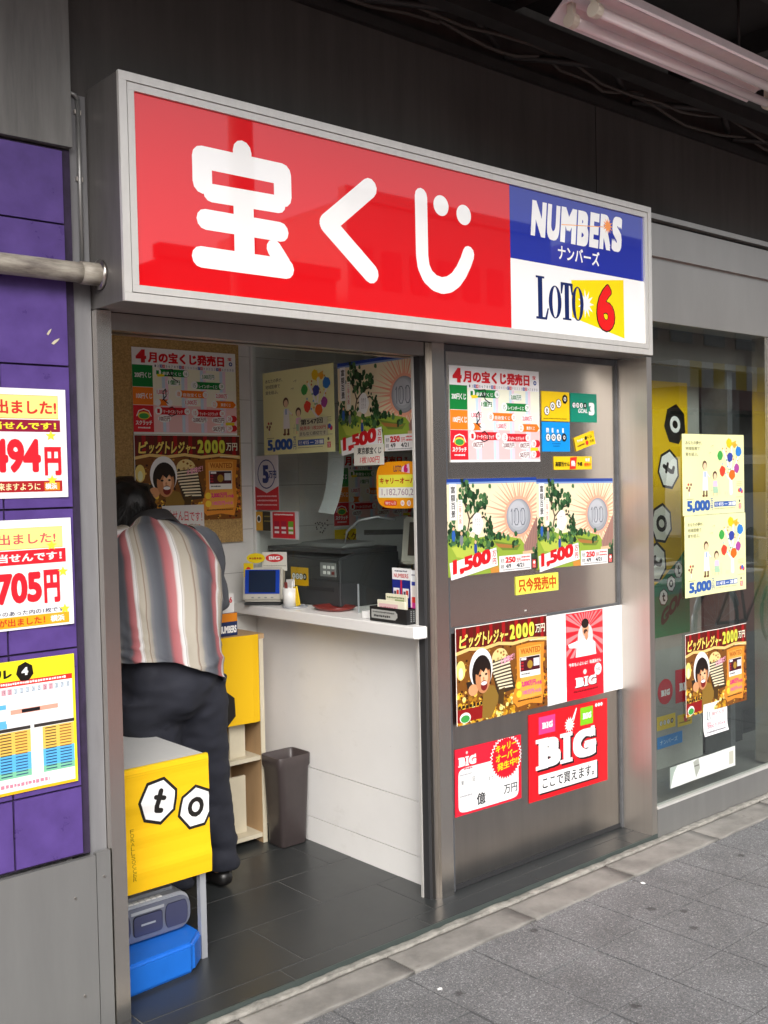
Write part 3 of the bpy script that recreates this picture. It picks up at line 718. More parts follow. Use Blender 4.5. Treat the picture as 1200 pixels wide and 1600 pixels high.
# ================================================================== PRINTED SHEETS
def calendar_sheet(loops=True):
    s = Sheet(.522, .372, '#fdeef0')
    s.rect(0, .2, .185, .452, '#0d8038', 2); s.rect(0, .457, .185, .66, '#f5811f', 2); s.rect(0, .665, .185, .975, '#d81f2d', 2)
    s.rect(.185, .225, 1, .455, '#eef6da', 1); s.rect(.185, .455, 1, .66, '#fdebdc', 1); s.rect(.185, .66, 1, .975, '#f8c3c4', 1)
    for x, c in ((.27, '#c9def4'), (.30, '#f6d3e2'), (.455, '#c9def4'), (.485, '#f6d3e2'), (.64, '#c9def4'), (.67, '#f6d3e2'), (.835, '#c9def4'), (.865, '#f6d3e2')):
        s.rect(x, .225, x+.028, .972, c, 2)
    s.text('4', .035, .02, .13, .178, '#d31826', b=.065)
    s.text('月の宝くじ発売日', .145, .04, .885, .170, '#d31826', b=.05)
    s.text('宝', .92, .05, .96, .09, '#d31826', b=.03); s.ell(.95, .13, .018, .025, '#24408e', 3); s.ell(.95, .13, .008, .011, '#ffffff', 4)
    for k in range(30):
        x = .20+k*.0262
        if k % 7 in (2, 3): s.rect(x, .185, x+.024, .222, '#3a4fa3' if k % 7 == 2 else '#d63a4c', 3)
        s.text(str(k+1), x+.005, .19, x+.018, .217, '#ffffff' if k % 7 in (2, 3) else '#555566', 4)
    s.text('200円くじ', .02, .285, .17, .35, W, b=.03); s.text('100円くじ', .03, .525, .175, .59, W, b=.03)
    s.text('スクラッチ', .02, .84, .168, .895, W, b=.04); s.line(.04, .915, .15, W, .02, 4, 3)
    s.ell(.095, .785, .055, .045, '#f3d34a', 3); s.ell(.095, .79, .045, .032, '#3f9b46', 4); s.stroke([(.03, .79), (.05, .73), (.095, .71), (.14, .73), (.16, .79)], .012, W, 4)
    def bar(x0, y, x1, c, t, d0, d1, sub=True):
        s.pill(x0, y, x1, y+.085, c, 3); s.circ(x0+.03, y+.042, .048, '#ffffff', 4); s.circ(x1-.03, y+.042, .040, '#ffffff', 4)
        s.text(d0, x0+.018, y+.02, x0+.043, y+.07, c, 5); s.text(d1, x1-.042, y+.025, x1-.018, y+.06, c, 5)
        s.text(t, x0+.075, y+.03 if sub else y+.022, x1-.075, y+.072, W, 5, .02)
    def amt(cx, cy, t, c, rx=.075):
        s.ell(cx, cy, rx, .045, '#ffffff', 3); s.text(t, cx-rx*.8, cy-.027, cx+rx*.8, cy+.03, c, 5, .02)
    bar(.20, .235, .53, '#0d8038', '幸運宝くじ', '1', '16'); bar(.55, .365, .885, '#0d8038', 'レインボーくじ', '15', '29')
    amt(.385, .385, '1億円', '#0d8038', .07); amt(.72, .30, '3,000万円', '#0d8038')
    bar(.395, .475, .72, '#f07a1c', '自治宝くじ', '8', '21'); s.poly([(.78, .585), (.965, .585), (.995, .628), (.965, .67), (.78, .67)], '#f07a1c', 3); s.circ(.775, .628, .045, W, 4); s.text('22', .762, .605, .79, .65, '#f07a1c', 5); s.text('東京くじ', .84, .61, .94, .65, W, 5, .02)
    amt(.275, .505, '1,000万', '#d4506a', .07); amt(.85, .525, '2,000万', '#d4506a', .07); amt(.545, .615, '1,500万', '#d4506a', .07)
    s.pill(.20, .59, .36, .665, '#f07a1c', 3); s.circ(.225, .628, .04, W, 4); s.circ(.335, .628, .04, W, 4)
    bar(.20, .682, .535, '#cf1d2b', 'ケータイスクラッチ', '1', '14'); bar(.55, .695, .885, '#cf1d2b', 'ラッキースクラッチ', '15', '30')
    amt(.285, .815, '100万円', '#7a2430', .062); amt(.625, .82, '2,000万円', '#7a2430', .08); amt(.815, .82, '100万円', '#7a2430', .07); amt(.815, .925, '50万円', '#7a2430', .07)
    for y in (.80, .915): s.pill(.895, y-.04, 1.0, y+.04, '#cf1d2b', 3); s.circ(.925, y, .042, W, 4); s.text('29' if y > .9 else '28', .91, y-.02, .942, y+.022, '#cf1d2b', 5)
    s.rect(.885, .845, .975, .88, '#e7d227', 4); s.poly([(.22, .30), (.295, .29), (.29, .325), (.23, .33)], '#f0d51f', 5)
    s.rect(0, .975, 1, 1, '#fbfbfb', 3)
    if loops:
        s.stroke([(.30, .245), (.37, .235), (.375, .30), (.33, .31), (.345, .26), (.37, .34), (.42, .375)], .012, '#1c1a20', 7)
        s.stroke([(.27, .60), (.305, .55), (.30, .47), (.275, .50), (.285, .60), (.32, .635)], .012, '#1c1a20', 7)
        s.stroke([(.33, .69), (.36, .675), (.39, .71), (.40, .76), (.35, .785), (.32, .765)], .011, '#1c1a20', 7)
    return s

def coin_sheet():
    s = Sheet(.525, .376, '#f7e0bd'); r = random.Random(4)
    s.rect(0, 0, 1, .035, '#1d3f96', 2); s.rect(0, .035, 1, .055, '#7c98cc', 2)
    cx, cy = .785, .42
    for k in range(46):
        a = 2*math.pi*k/46+r.uniform(-.03, .03); L = r.uniform(.42, .70); w_ = .030
        s.poly([(cx+.10*math.cos(a-w_*3), cy+.18*math.sin(a-w_*3)), (cx+L*math.cos(a)*.72, cy+L*math.sin(a)), (cx+.10*math.cos(a+w_*3), cy+.18*math.sin(a+w_*3))], '#ee9f83' if k % 2 else '#f4b79a', 1)
    s.circ(cx, cy, .222, '#f0a78c', 2, 40); s.circ(cx, cy, .192, '#84888f', 3, 40)
    for k, c in enumerate(('#979ba2', '#a8acb3', '#b9bcc3', '#cacdd2', '#dcdee2')): s.ell(cx-.004-k*.006, cy-.004-k*.012, (.184-k*.026)*s.h/s.w, .184-k*.022, c, 4, 36)
    for k in range(12): s.rect(cx-.098+k*.0165, cy-.115+abs(k-5.5)*.009, cx-.0955+k*.0165, cy+.07, '#a3a8b0', 5)
    for dx in (-.03, .042):
        for q in (0, .016): s.stroke([(cx+dx-.024+q, cy-.07), (cx+dx-.024+q, cy+.05)], .008, '#7d828c', 6)
        s.stroke([(cx+dx-.024, cy+.05), (cx+dx-.012, cy+.088), (cx+dx+.012, cy+.088), (cx+dx+.024, cy+.05), (cx+dx+.024, cy-.05), (cx+dx+.010, cy-.085), (cx+dx-.012, cy-.085), (cx+dx-.024, cy-.05)], .010, '#5f646e', 6)
    s.stroke([(cx-.088, cy-.06), (cx-.078, cy-.085), (cx-.078, cy+.085)], .011, '#6f747e', 6)
    # hills, meadow and houses
    s.poly([(0, .60), (.1, .55), (.3, .62), (.5, .60), (.68, .63), (.8, .66), (.86, .75), (1, .8), (1, 1), (0, 1)], '#8fa83c', 3)
    s.poly([(.05, .70), (.2, .66), (.38, .72), (.5, .8), (.3, .84), (.1, .8)], '#b3c24e', 4)
    s.poly([(.5, .66), (.66, .70), (.8, .72), (.76, .78), (.6, .77)], '#6b7f33', 4)
    s.poly([(.52, .69), (.78, .735), (.70, .755), (.56, .735)], '#a5703c', 4)
    s.poly([(.83, .74), (1, .42), (1, .79), (.84, .80)], '#a07a70', 5)
    for k in range(8): s.stroke([(.85+k*.02, .73-k*.038), (.86+k*.02, .79)], .006, '#7c5a52', 6)
    s.poly([(.82, .80), (1, .79), (1, .92), (.82, .92)], '#d9b48e', 5); s.poly([(.9, .83), (1, .83), (1, 1), (.9, 1)], '#3b3a36', 6)
    def leaf(cx, cy, n, sx, sy, cols, l):
        for _ in range(n):
            x, y = cx+r.gauss(0, sx), cy+r.gauss(0, sy); q = r.uniform(.012, .030)
            P = [(x+q*(.7+.5*r.random())*math.cos(a)*.75, y+q*1.3*(.7+.5*r.random())*math.sin(a)) for a in [k*math.pi/4 for k in range(8)]]
            s.poly(P, r.choice(cols), l)
    g = ['#15301c', '#1f3d24', '#24492a', '#2f5a34', '#4c7448']
    for pts in ([(.20, .62), (.24, .42), (.19, .25), (.22, .1)], [(.24, .42), (.34, .32), (.42, .30)], [(.22, .28), (.16, .2)], [(.25, .46), (.40, .40), (.47, .48)]): s.stroke(pts, .018, '#4b3a2c', 6)
    leaf(.22, .13, 34, .06, .05, g, 7); leaf(.29, .29, 26, .06, .06, g, 7); leaf(.41, .25, 14, .035, .06, g, 7); leaf(.46, .46, 9, .015, .04, g, 7)
    leaf(.12, .58, 44, .08, .06, g, 6); leaf(.05, .45, 10, .03, .06, g, 6); leaf(.42, .70, 40, .05, .06, g, 6); leaf(.26, .66, 26, .07, .04, ['#4c7a3a', '#6f9440', '#355f32'], 7); leaf(.57, .62, 16, .05, .015, g, 5); leaf(.46, .56, 20, .03, .05, g, 6); leaf(.74, .69, 10, .015, .03, g, 6); leaf(.97, .80, 12, .02, .05, g, 6)
    for x, y, c in ((.07, .58, '#2f5fae'), (.15, .63, '#7a7f86'), (.30, .73, '#304a9a')): s.ell(x, y, .018, .06, c, 8, 10); s.ell(x, y-.07, .012, .02, '#e3b48e', 8, 8)
    s.rect(.035, .05, .105, .42, '#f8f6ef', 9); s.vtext('富額百景', .05, .07, .092, .40, '#26241f', 10, .02)
    s.rect(.115, .215, .165, .52, '#f3efe2', 9); s.vtext('三等大黒', .125, .23, .155, .47, '#c8453f', 10)
    P = [(.325+.06*math.cos(a)*(1+.10*math.cos(5*a)), .47+.115*math.sin(a)) for a in [k*math.pi/12 for k in range(24)]]
    s.poly(P, '#fbfaf5', 9); s.poly([(.28, .52), (.24, .56), (.30, .55)], '#fbfaf5', 9)
    for k in range(3): s.vtext('めでたい', .30+k*.02, .41, .312+k*.02, .53, '#3a3733', 10)
    s.clip = False
    s.poly([(.025, .855), (.53, .735), (.545, .925), (.04, 1.03)], '#f5f3ef', 10)
    s.text('1,500', .055, .825, .468, 1.0, '#cf1a22', 12, .058, slope=.22); s.text('万', .485, .765, .525, .83, '#cf1a22', 12, .03); s.text('円', .487, .845, .527, .91, '#cf1a22', 12, .03)
    s.clip = True
    s.rect(.56, .83, .915, 1.0, '#e6e4e3', 10); s.text('250', .625, .845, .735, .91, '#cf1a22', 12, .05); s.text('万円', .745, .865, .79, .91, '#cf1a22', 12, .02); s.line(.80, .85, .90, '#cf1a22', .02, 11, 8); s.line(.80, .885, .90, '#cf1a22', .02, 11, 9)
    s.text('発売', .575, .86, .615, .905, '#44454b', 12); s.text('期間', .575, .925, .61, .965, '#44454b', 12)
    s.text('4/9', .63, .92, .685, .965, '#2c2d35', 12, .03); s.text('4/21', .745, .92, .83, .965, '#2c2d35', 12, .03); s.line(.60, .975, .90, '#777a80', .012, 11, 4)
    s.rect(.93, .90, .975, .99, '#d33a35', 10); s.ell(.953, .93, .014, .018, '#ffffff', 11); s.text('くじ', .937, .955, .968, .985, W, 11)
    s.poly([(.46, .95), (.55, .93), (.56, 1), (.47, 1)], '#c98a3c', 9)
    return s

def tree_sheet():
    s = Sheet(.522, .374, '#f9f7b4'); r = random.Random(9)
    for y, t, x1 in ((.085, 'あなたの夢が、', .30), (.155, '地域医療で', .265), (.225, '実を結ぶ。', .235)): s.text(t, .045, y, x1, y+.045, '#4a4636', 4)
    def br(p, wd): s.stroke(p, wd, '#fdfdf4', 3)
    br([(.78, .74), (.775, .45)], .065); br([(.775, .47), (.70, .28), (.665, .20)], .03); br([(.775, .45), (.80, .28), (.79, .16)], .03); br([(.78, .50), (.87, .36), (.91, .25)], .03); br([(.78, .55), (.90, .45)], .022); br([(.775, .6), (.69, .48)], .022)
    def fruit(x, y, q, c):
        P = [(x+q*.72*(1+.12*r.uniform(-1, 1))*math.cos(a), y+q*(1+.12*r.uniform(-1, 1))*math.sin(a)) for a in [k*math.pi/9 for k in range(18)]]
        s.poly(P, c, 5)
    for x, y, q, c in ((.755, .105, .062, '#f2c81e'), (.84, .13, .04, '#f0a62c'), (.61, .265, .060, '#3fa54a'), (.765, .285, .062, '#3646a0'), (.905, .215, .068, '#2f7fd0'), (.87, .43, .058, '#a8489a'), (.645, .46, .066, '#e8452f'), (.795, .51, .066, '#ee6a1e')): fruit(x, y, q, c)
    for _ in range(34):
        x = r.uniform(.64, .90); y = r.uniform(.12, .5)
        s.ell(x, y, .009, .013, r.choice(['#3f9c6a', '#e6a43c', '#5aa8d8', '#c86a3c', '#7cb04a', '#f1d64a']), 4, 8)
    s.poly([(.79, .10), (.87, .07), (.86, .10), (.80, .14)], '#f3b63a', 6); s.poly([(.87, .17), (.96, .16), (.90, .23)], '#f5e05a', 4)
    # two figures
    s.ell(.345, .385, .040, .058, '#5a3c2c', 4); s.ell(.348, .40, .030, .045, '#f3cfa8', 5); s.poly([(.315, .46), (.385, .46), (.40, .70), (.30, .70)], '#f7f7f7', 5); s.rect(.335, .465, .36, .53, '#9fb6da', 6); s.stroke([(.385, .49), (.43, .535)], .016, '#f3f3f3', 5); s.ell(.435, .54, .008, .012, '#eec39c', 6, 8)
    for x in (.325, .375): s.rect(x-.012, .70, x+.012, .755, '#6a523c', 5); s.ell(x-.005, .765, .022, .014, '#6a3f22', 5, 10)
    s.ell(.52, .515, .038, .055, '#54352b', 4); s.ell(.522, .53, .028, .042, '#f3cfa8', 5); s.poly([(.49, .58), (.555, .58), (.565, .66), (.48, .66)], '#f0c4dc', 5); s.poly([(.485, .655), (.56, .655), (.575, .735), (.49, .735)], '#a9cfb0', 5); s.rect(.485, .735, .50, .77, '#eec39c', 5); s.rect(.545, .735, .56, .77, '#eec39c', 5)
    s.stroke([(.44, .70), (.60, .70)], .008, '#c9c8a8', 3); s.stroke([(.46, .66), (.45, .76)], .008, '#c9c8a8', 3); s.stroke([(.595, .62), (.60, .76)], .008, '#c9c8a8', 3)
    for x, y in ((.08, .62), (.10, .66), (.06, .66), (.12, .62), (.09, .69)): s.ell(x, y, .014, .018, r.choice(['#8a5a4c', '#56684c', '#c85040']), 5, 8)
    s.stroke([(.09, .69), (.095, .76)], .012, '#fdfdf4', 4)
    for x, c in ((.91, '#e05a34'), (.935, '#4a68c0'), (.955, '#d8426a'), (.925, '#f0c030')): s.ell(x, .70+r.uniform(-.03, .03), .02, .028, c, 5, 10)
    for x in (.69, .72): s.ell(x, .745, .014, .03, '#d8d4b0', 4, 10)
    s.stroke([(.46, .15), (.50, .135), (.49, .16)], .006, '#b0ac84', 3); s.stroke([(.42, .235), (.46, .225), (.45, .245)], .006, '#b0ac84', 3)
    for y in (.60, .625, .645): s.line(.87, y, .96, '#8d8a6c', .008, 3, int(y*100))
    s.text('5,000', .055, .815, .43, .968, '#2c5cab', 5, .055); s.text('万', .44, .80, .48, .875, '#2c5cab', 5, .01); s.text('円', .442, .885, .48, .95, '#2c5cab', 5, .01)
    s.rect(.505, .845, .855, .91, '#2c5cab', 3); s.text('発売', .515, .857, .565, .898, W, 5); s.text('4/15', .575, .855, .655, .90, W, 5, .03); s.text('28', .735, .855, .785, .90, W, 5, .03); s.stroke([(.675, .88), (.715, .88)], .008, W, 5); s.rect(.795, .855, .848, .90, '#e8eef8', 5)
    s.line(.05, .795, .16, '#6f6c50', .009, 3, 5); s.line(.50, .93, .84, '#8d8a6c', .009, 3, 6); s.line(.86, .795, .97, '#8d8a6c', .008, 3, 7)
    s.ell(.915, .85, .013, .018, '#5d5b48', 4, 10); s.rect(.90, .885, .945, .95, '#d8423a', 4); s.text('宝', .905, .89, .94, .94, W, 5)
    return s

def treasure_sheet():
    s = Sheet(.535, .38, '#5b1a10'); r = random.Random(12)
    for k in range(14): s.rect(k/14, 0, k/14+.036, .24, '#a11418' if k % 2 else '#6b0d10', 1)
    s.poly([(0, .25), (.14, .215), (.3, .235), (.46, .21), (.62, .24), (.8, .215), (1, .24), (1, .28), (.8, .25), (.62, .275), (.46, .245), (.3, .27), (.14, .25), (0, .285)], '#e6c47a', 3)
    s.rect(0, .26, 1, 1, '#7a4a18', 1)
    for _ in range(240):
        x, y = r.uniform(0, .62), 1-abs(r.gauss(0, .16)); q = r.uniform(.012, .032)
        s.ell(x, y, q*.75, q, r.choice(['#d9a426', '#f0c84a', '#a8741a', '#c88a1e', '#7c4f12', '#fbe38a']), 2, 9)
    for _ in range(60): s.ell(r.uniform(.86, 1), r.uniform(.3, 1), .015, .02, r.choice(['#d9a426', '#8a3a14', '#c06a1e', '#5a2410']), 2, 8)
    s.ell(.05, .44, .045, .10, '#f8d878', 3); s.ell(.05, .47, .022, .06, '#fff3c4', 4); s.ell(.47, .38, .09, .10, '#e8d08c', 2)
    s.rect(0, .84, .28, .97, '#8e1414', 4)
    for k in range(7): s.rect(.02+k*.037, .80, .045+k*.037, .83, '#1d120c', 4)
    s.ell(.085, .93, .055, .055, '#f4f1e6', 6); s.ell(.085, .94, .045, .038, '#3f9b46', 7)
    for _ in range(420):
        x, y = r.random(), .27+.73*r.random(); q = r.uniform(.004, .014); d = abs(x-.45)
        s.ell(x, y, q, q*1.2, r.choice(['#8a5518', '#a86a1e', '#6a3c12', '#4a260c', '#c08a34', '#3a1c0a', '#e0b050'] if d < .4 else ['#4a260c', '#5a2c10', '#7a4418', '#2c1408']), 2, 6)
    for k in range(9):                      # striped sleeve
        s.poly([(.36+.012*k, .43+k*.033), (.575+.004*k, .40+k*.037), (.58+.004*k, .418+k*.037), (.355+.012*k, .448+k*.033)], '#efe2bf', 6)
    s.poly([(.36, .42), (.57, .385), (.64, .74), (.44, .77)], '#3a2c1e', 5)
    s.poly([(.28, .63), (.40, .66), (.46, .80), (.36, .99), (.26, .97)], '#8a6a2a', 5); s.poly([(.45, .72), (.52, .70), (.50, .88), (.44, .86)], '#4a3416', 6)
    s.ell(.26, .46, .125, .215, '#f5f2ee', 6, 26); s.ell(.265, .50, .105, .185, '#1d130f', 7, 26); s.ell(.275, .55, .080, .165, '#c4855a', 8, 26); s.ell(.282, .555, .066, .145, '#dca078', 8.5, 24); s.ell(.29, .545, .040, .09, '#ecbb92', 8.8, 20)
    s.poly([(.19, .45), (.23, .39), (.31, .38), (.36, .45), (.335, .49), (.31, .455), (.285, .50), (.25, .46), (.225, .52), (.195, .50)], '#20150f', 9)
    s.ell(.285, .635, .036, .055, '#7c1f1c', 9); s.ell(.285, .612, .032, .02, '#fbf7f0', 10); s.ell(.243, .525, .014, .012, '#20150f', 10, 10); s.ell(.31, .52, .014, .012, '#20150f', 10, 10); s.ell(.28, .56, .01, .018, '#c98a60', 10, 8)
    s.ell(.17, .66, .05, .06, '#d89a6c', 7); s.poly([(.10, .57), (.21, .56), (.23, .66), (.12, .68)], '#2a2018', 6)
    s.text('大冒険だ！', .47, .40, .63, .47, '#f3a6c0', 10, .03, slope=.3)
    P = [(.655, .29), (.80, .275), (.97, .29), (.95, .55), (.965, .8), (.93, .96), (.80, .93), (.66, .95), (.60, .86), (.66, .62)]
    s.poly(P, '#d98a2e', 5); s.poly([(.68, .32), (.93, .31), (.92, .60), (.93, .86), (.68, .88), (.70, .6)], '#e7a648', 6)
    s.text('WANTED', .70, .325, .92, .39, '#b8641c', 8, .03)
    s.rect(.69, .42, .915, .64, '#f1efe8', 8); s.rect(.695, .425, .91, .575, '#4a1420', 9); s.rect(.705, .43, .76, .455, '#e8e6e6', 10); s.rect(.84, .45, .905, .535, '#d7d9de', 10); s.ell(.80, .51, .03, .045, '#a8842c', 10); s.rect(.775, .43, .905, .445, '#191318', 10); s.line(.705, .595, .80, '#454048', .02, 10, 3)
    for k in range(3): s.rect(.70, .47+k*.033, .73, .49+k*.033, '#a8242e', 10)
    s.text('2,000万円', .705, .68, .86, .745, '#e0307c', 10, .05); s.text('×9本', .865, .70, .93, .75, '#e0307c', 10, .03); s.text('100万円', .715, .78, .84, .83, '#e86aa0', 10, .04); s.text('×45本', .845, .785, .92, .83, '#e86aa0', 10, .02)
    s.circ(.675, .715, .04, '#f2cf3a', 9); s.circ(.675, .81, .04, '#f2cf3a', 9); s.line(.66, .875, .92, '#3c2410', .018, 10, 5)
    x = .035
    for t, wd in (('ビ', .085), ('ッ', .05), ('グ', .08), ('ト', .05), ('レ', .055), ('ジ', .065), ('ャ', .05), ('ー', .045)):
        y0 = .075 if t in 'ビグトレジ' else .115
        if t == 'ー': y0 = .135
        y1 = .215 if t != 'ー' else .16
        s.text(t, x+.006, y0+.006, x+wd, y1+.008, '#1c0b06', 5, .06, sh=.12); s.text(t, x, y0, x+wd-.006, y1, '#f2d66a', 7, .035, sh=.12); x += wd+.008
    x += .005
    for ch in '2000': s.text(ch, x+.006, .06, x+.066, .222, '#1c0b06', 5, .07); s.text(ch, x, .052, x+.060, .212, '#d7d84a', 7, .05); x += .070
    s.text('万円', x, .085, x+.115, .185, '#1c0b06', 5, .06); s.text('万円', x+.002, .087, x+.112, .18, '#f5ead2', 7, .02)
    s.line(.80, .245, .98, '#f1e4c4', .014, 7, 2)
    s.rect(0, 0, 1, .008, '#f3efe6', 8); s.rect(0, 0, .006, 1, '#f3efe6', 8)
    return s

def hexa(s, cx, cy, r, a0=0., dark=False, ch='o', ang=0., lw=.12, ol='#17130f', tilt=1.0):
    """white seven-cornered badge with a letter; r = share of the height"""
    k = s.h/s.w
    def P(q): return [(cx+q*k*math.cos(a0+i*2*math.pi/7)*.92, cy+q*math.sin(a0+i*2*math.pi/7)) for i in range(7)]
    s.poly(P(r), ol, 5); s.poly(P(r*.86), '#17130f' if dark else '#f3f1f0', 6)
    ic = '#f3f1f0' if dark else '#17130f'
    ca, sa = math.cos(ang), math.sin(ang)
    def T(x, y): return (cx+(x*ca-y*sa)*r*k, cy+(x*sa+y*ca)*r)
    if ch == 'o': s.stroke([T(.30*math.cos(t*math.pi/6), .34*math.sin(t*math.pi/6)) for t in range(12)], lw*r*1.7, ic, 7, closed=True)
    else:
        s.stroke([T(.02, -.42), T(-.03, .18), T(.02, .36), T(.22, .36)], lw*r*1.8, ic, 7); s.stroke([T(-.16, -.16), T(.22, -.16)], lw*r*1.6, ic, 7)

def small_toto(bgc, kind):
    s = Sheet(.180, .124, bgc)
    if kind == 'toto':
        for k, (x, y) in enumerate(((.17, .66), (.38, .50), (.60, .40), (.83, .24))): hexa(s, x, y, .165, .3, k == 3, 'to'[k % 2])
        s.line(.05, .90, .9, '#5d4a00', .035, 3, 1)
    elif kind == 'goal':
        for k in range(4): hexa(s, .12+k*.14, .42, .11, .3, k == 3, 'to'[k % 2])
        s.text('GOAL', .27, .53, .63, .68, W, 5, .02, sh=.15); s.text('3', .68, .30, .90, .76, W, 5, .08)
    else:
        for k, ch in enumerate('mini'): s.text(ch, .14+k*.19, .20 if ch != 'n' else .25, .235+k*.19 if ch == 'm' else .205+k*.19, .36, W, 5, .05)
        for k in range(4): hexa(s, .20+k*.195, .52, .15, .3, k == 3, 'to'[k % 2])
        s.line(.35, .72, .66, '#0b4f8f', .03, 3, 3); s.line(.38, .80, .62, '#0b4f8f', .03, 3, 4)
    return s

PY_ = .0112
def put(sh, name, x, z, label, y=PY_, rot=0, curl=None, cat='poster', face='front', group=None, mat='print'):
    o = place(sh, name, (x, y, z) if face == 'front' else (y, x, z), face, rot, curl, mat); return tag(o, label, cat, group)

CAL, COIN, TREE, TREAS = calendar_sheet(), coin_sheet(), tree_sheet(), treasure_sheet()
CAL2 = calendar_sheet(False)
put(CAL, 'calendar_poster', 2.848, 2.030, 'red and white monthly lottery calendar poster on the steel panel', curl=(0, wave(.005, 1.2, 4), 14))
put(small_toto('#f6c713', 'toto'), 'sticker', 3.386, 1.952, 'yellow sticker with four letter badges on the steel panel', cat='sticker')
put(small_toto('#07876d', 'goal'), 'sticker', 3.574, 1.951, 'green sticker with a large 3 on the steel panel', cat='sticker')
put(small_toto('#0a93e6', 'mini'), 'sticker', 3.386, 1.824, 'blue sticker reading mini toto on the steel panel', cat='sticker')
s = Sheet(.132, .060, '#f4c91c'); s.text('サッカー', .12, .22, .50, .44, W, 5, .04); s.circ(.60, .34, .14, '#17130f', 4); s.text('くじ', .68, .22, .9, .44, '#17130f', 5, .03); s.circ(.62, .70, .17, '#dd2f23', 4); s.line(.10, .62, .48, '#5d1a12', .14, 4, 2); s.text('売場', .76, .58, .94, .8, '#17130f', 5); s.poly([(1, 0), (.86, 0), (1, .3)], '#e3b50e', 6)
put(s, 'sticker', 3.592, 1.758, 'small tilted yellow sticker with a curled corner', rot=15, cat='sticker', curl=(0, lift(.006, .7), 8))
s = Sheet(.254, .056, '#f4c91c'); s.text('高額当せん', .03, .38, .40, .76, '#17130f', 5, .03); s.poly([(.42, .08), (.60, .02), (.56, .95), (.40, .98)], '#dd2f23', 3); s.text('熱', .44, .3, .55, .75, W, 5, .04); s.text('予感', .60, .42, .74, .74, '#17130f', 5, .03); s.text('発売中', .79, .5, .97, .78, '#dd4a1c', 5, .03); s.text('毎週', .82, .12, .94, .4, W, 5, .03)
put(s, 'sticker', 3.459, 1.679, 'narrow yellow sticker strip under the blue sticker', cat='sticker')
put(COIN, 'landscape_poster', 2.8035, 1.594, 'landscape poster with a rising silver coin, left of the pair on the steel panel', y=.0015, curl=(0, wave(.006, 1.5), 14))
put(COIN, 'landscape_poster', 3.330, 1.587, 'landscape poster with a rising silver coin, right of the pair on the steel panel', y=.0105, rot=-.6, curl=(0, wave(.007, 1.2, 2), 14))
s = Sheet(.265, .075, '#fbf25c'); s.text('只今発売中', .06, .12, .95, .88, '#c4551a', 5, .035, sh=-.05)
put(s, 'note', 3.206, 1.190, 'yellow note with orange handwriting under the coin posters', cat='note', curl=(0, lift(.003), 6))
put(TREAS, 'treasure_poster', 2.843, 1.020, 'gold and red treasure hunt poster on the lower steel panel', y=.004, curl=(0, wave(.006, 1.3), 14))
s = Sheet(.518, .378, '#f6f6f6')
s.rect(.245, .01, .735, 1.0, '#d9152a', 1); s.rect(.25, .02, .73, .52, '#d8222f', 2)
for k in range(30):
    a = k*math.pi/15
    P = clip01([(.49, .22), (.49+.5*math.cos(a), .22+.7*math.sin(a)), (.49+.5*math.cos(a+.1), .22+.7*math.sin(a+.1))])
    P = [(min(max(x, .25), .73), min(max(y, .02), .52)) for x, y in P]
    if len(P) > 2: s.poly(P, '#f2868a', 3)
s.ell(.49, .30, .10, .16, '#f6cfd0', 4); s.poly([(.36, .52), (.38, .38), (.44, .32), (.54, .32), (.62, .38), (.63, .52)], '#f2f0f1', 5); s.poly([(.27, .36), (.40, .33), (.40, .42), (.28, .40)], '#f4f2f3', 5)
s.ell(.49, .21, .042, .085, '#d7a079', 6); s.ell(.485, .145, .048, .055, '#241a18', 7); s.ell(.49, .24, .026, .028, '#4a2c22', 7); s.ell(.50, .29, .02, .05, '#cf9068', 8)
s.text('今年もいよいよ！毎週抽せん', .275, .575, .70, .62, W, 5, .02)
s.circ(.475, .70, .030, '#f7d7d2', 4); s.circ(.655, .70, .07, '#f4f4f4', 4); s.text('toto', .625, .68, .685, .72, '#17130f', 5)
def big_logo(s, x0, y0, x1, y1, c, l, b=.075):
    wd = x1-x0
    for ch, a, e in (('B', 0, .38), ('I', .43, .55), ('G', .60, 1.02)): s.text(ch, x0+a*wd, y0, x0+e*wd, y1, c, l, b)
    hh = (y1-y0)*.13                                   # slab feet
    for a, e in ((-.05, .16), (.37, .59)):
        for y in (y0, y1-hh): s.rect(x0+a*wd, y, x0+e*wd, y+hh, c, l+1)
    s.rect(x0+.80*wd, y0+(y1-y0)*.52, x0+1.03*wd, y0+(y1-y0)*.52+hh, c, l+1); s.rect(x0+.93*wd, y0-.01, x0+1.0*wd, y0+(y1-y0)*.30, c, l+1)
big_logo(s, .37, .765, .63, .875, '#3a0c12', 4); big_logo(s, .362, .755, .622, .865, W, 6)
s.line(.33, .90, .65, '#7c0f18', .025, 4, 4)
put(s, 'poster_sheet', 3.380, 1.012, 'white sheet with a red portrait poster in its middle', y=.0022, curl=(0, wave(.005, 1.5, 3), 14))
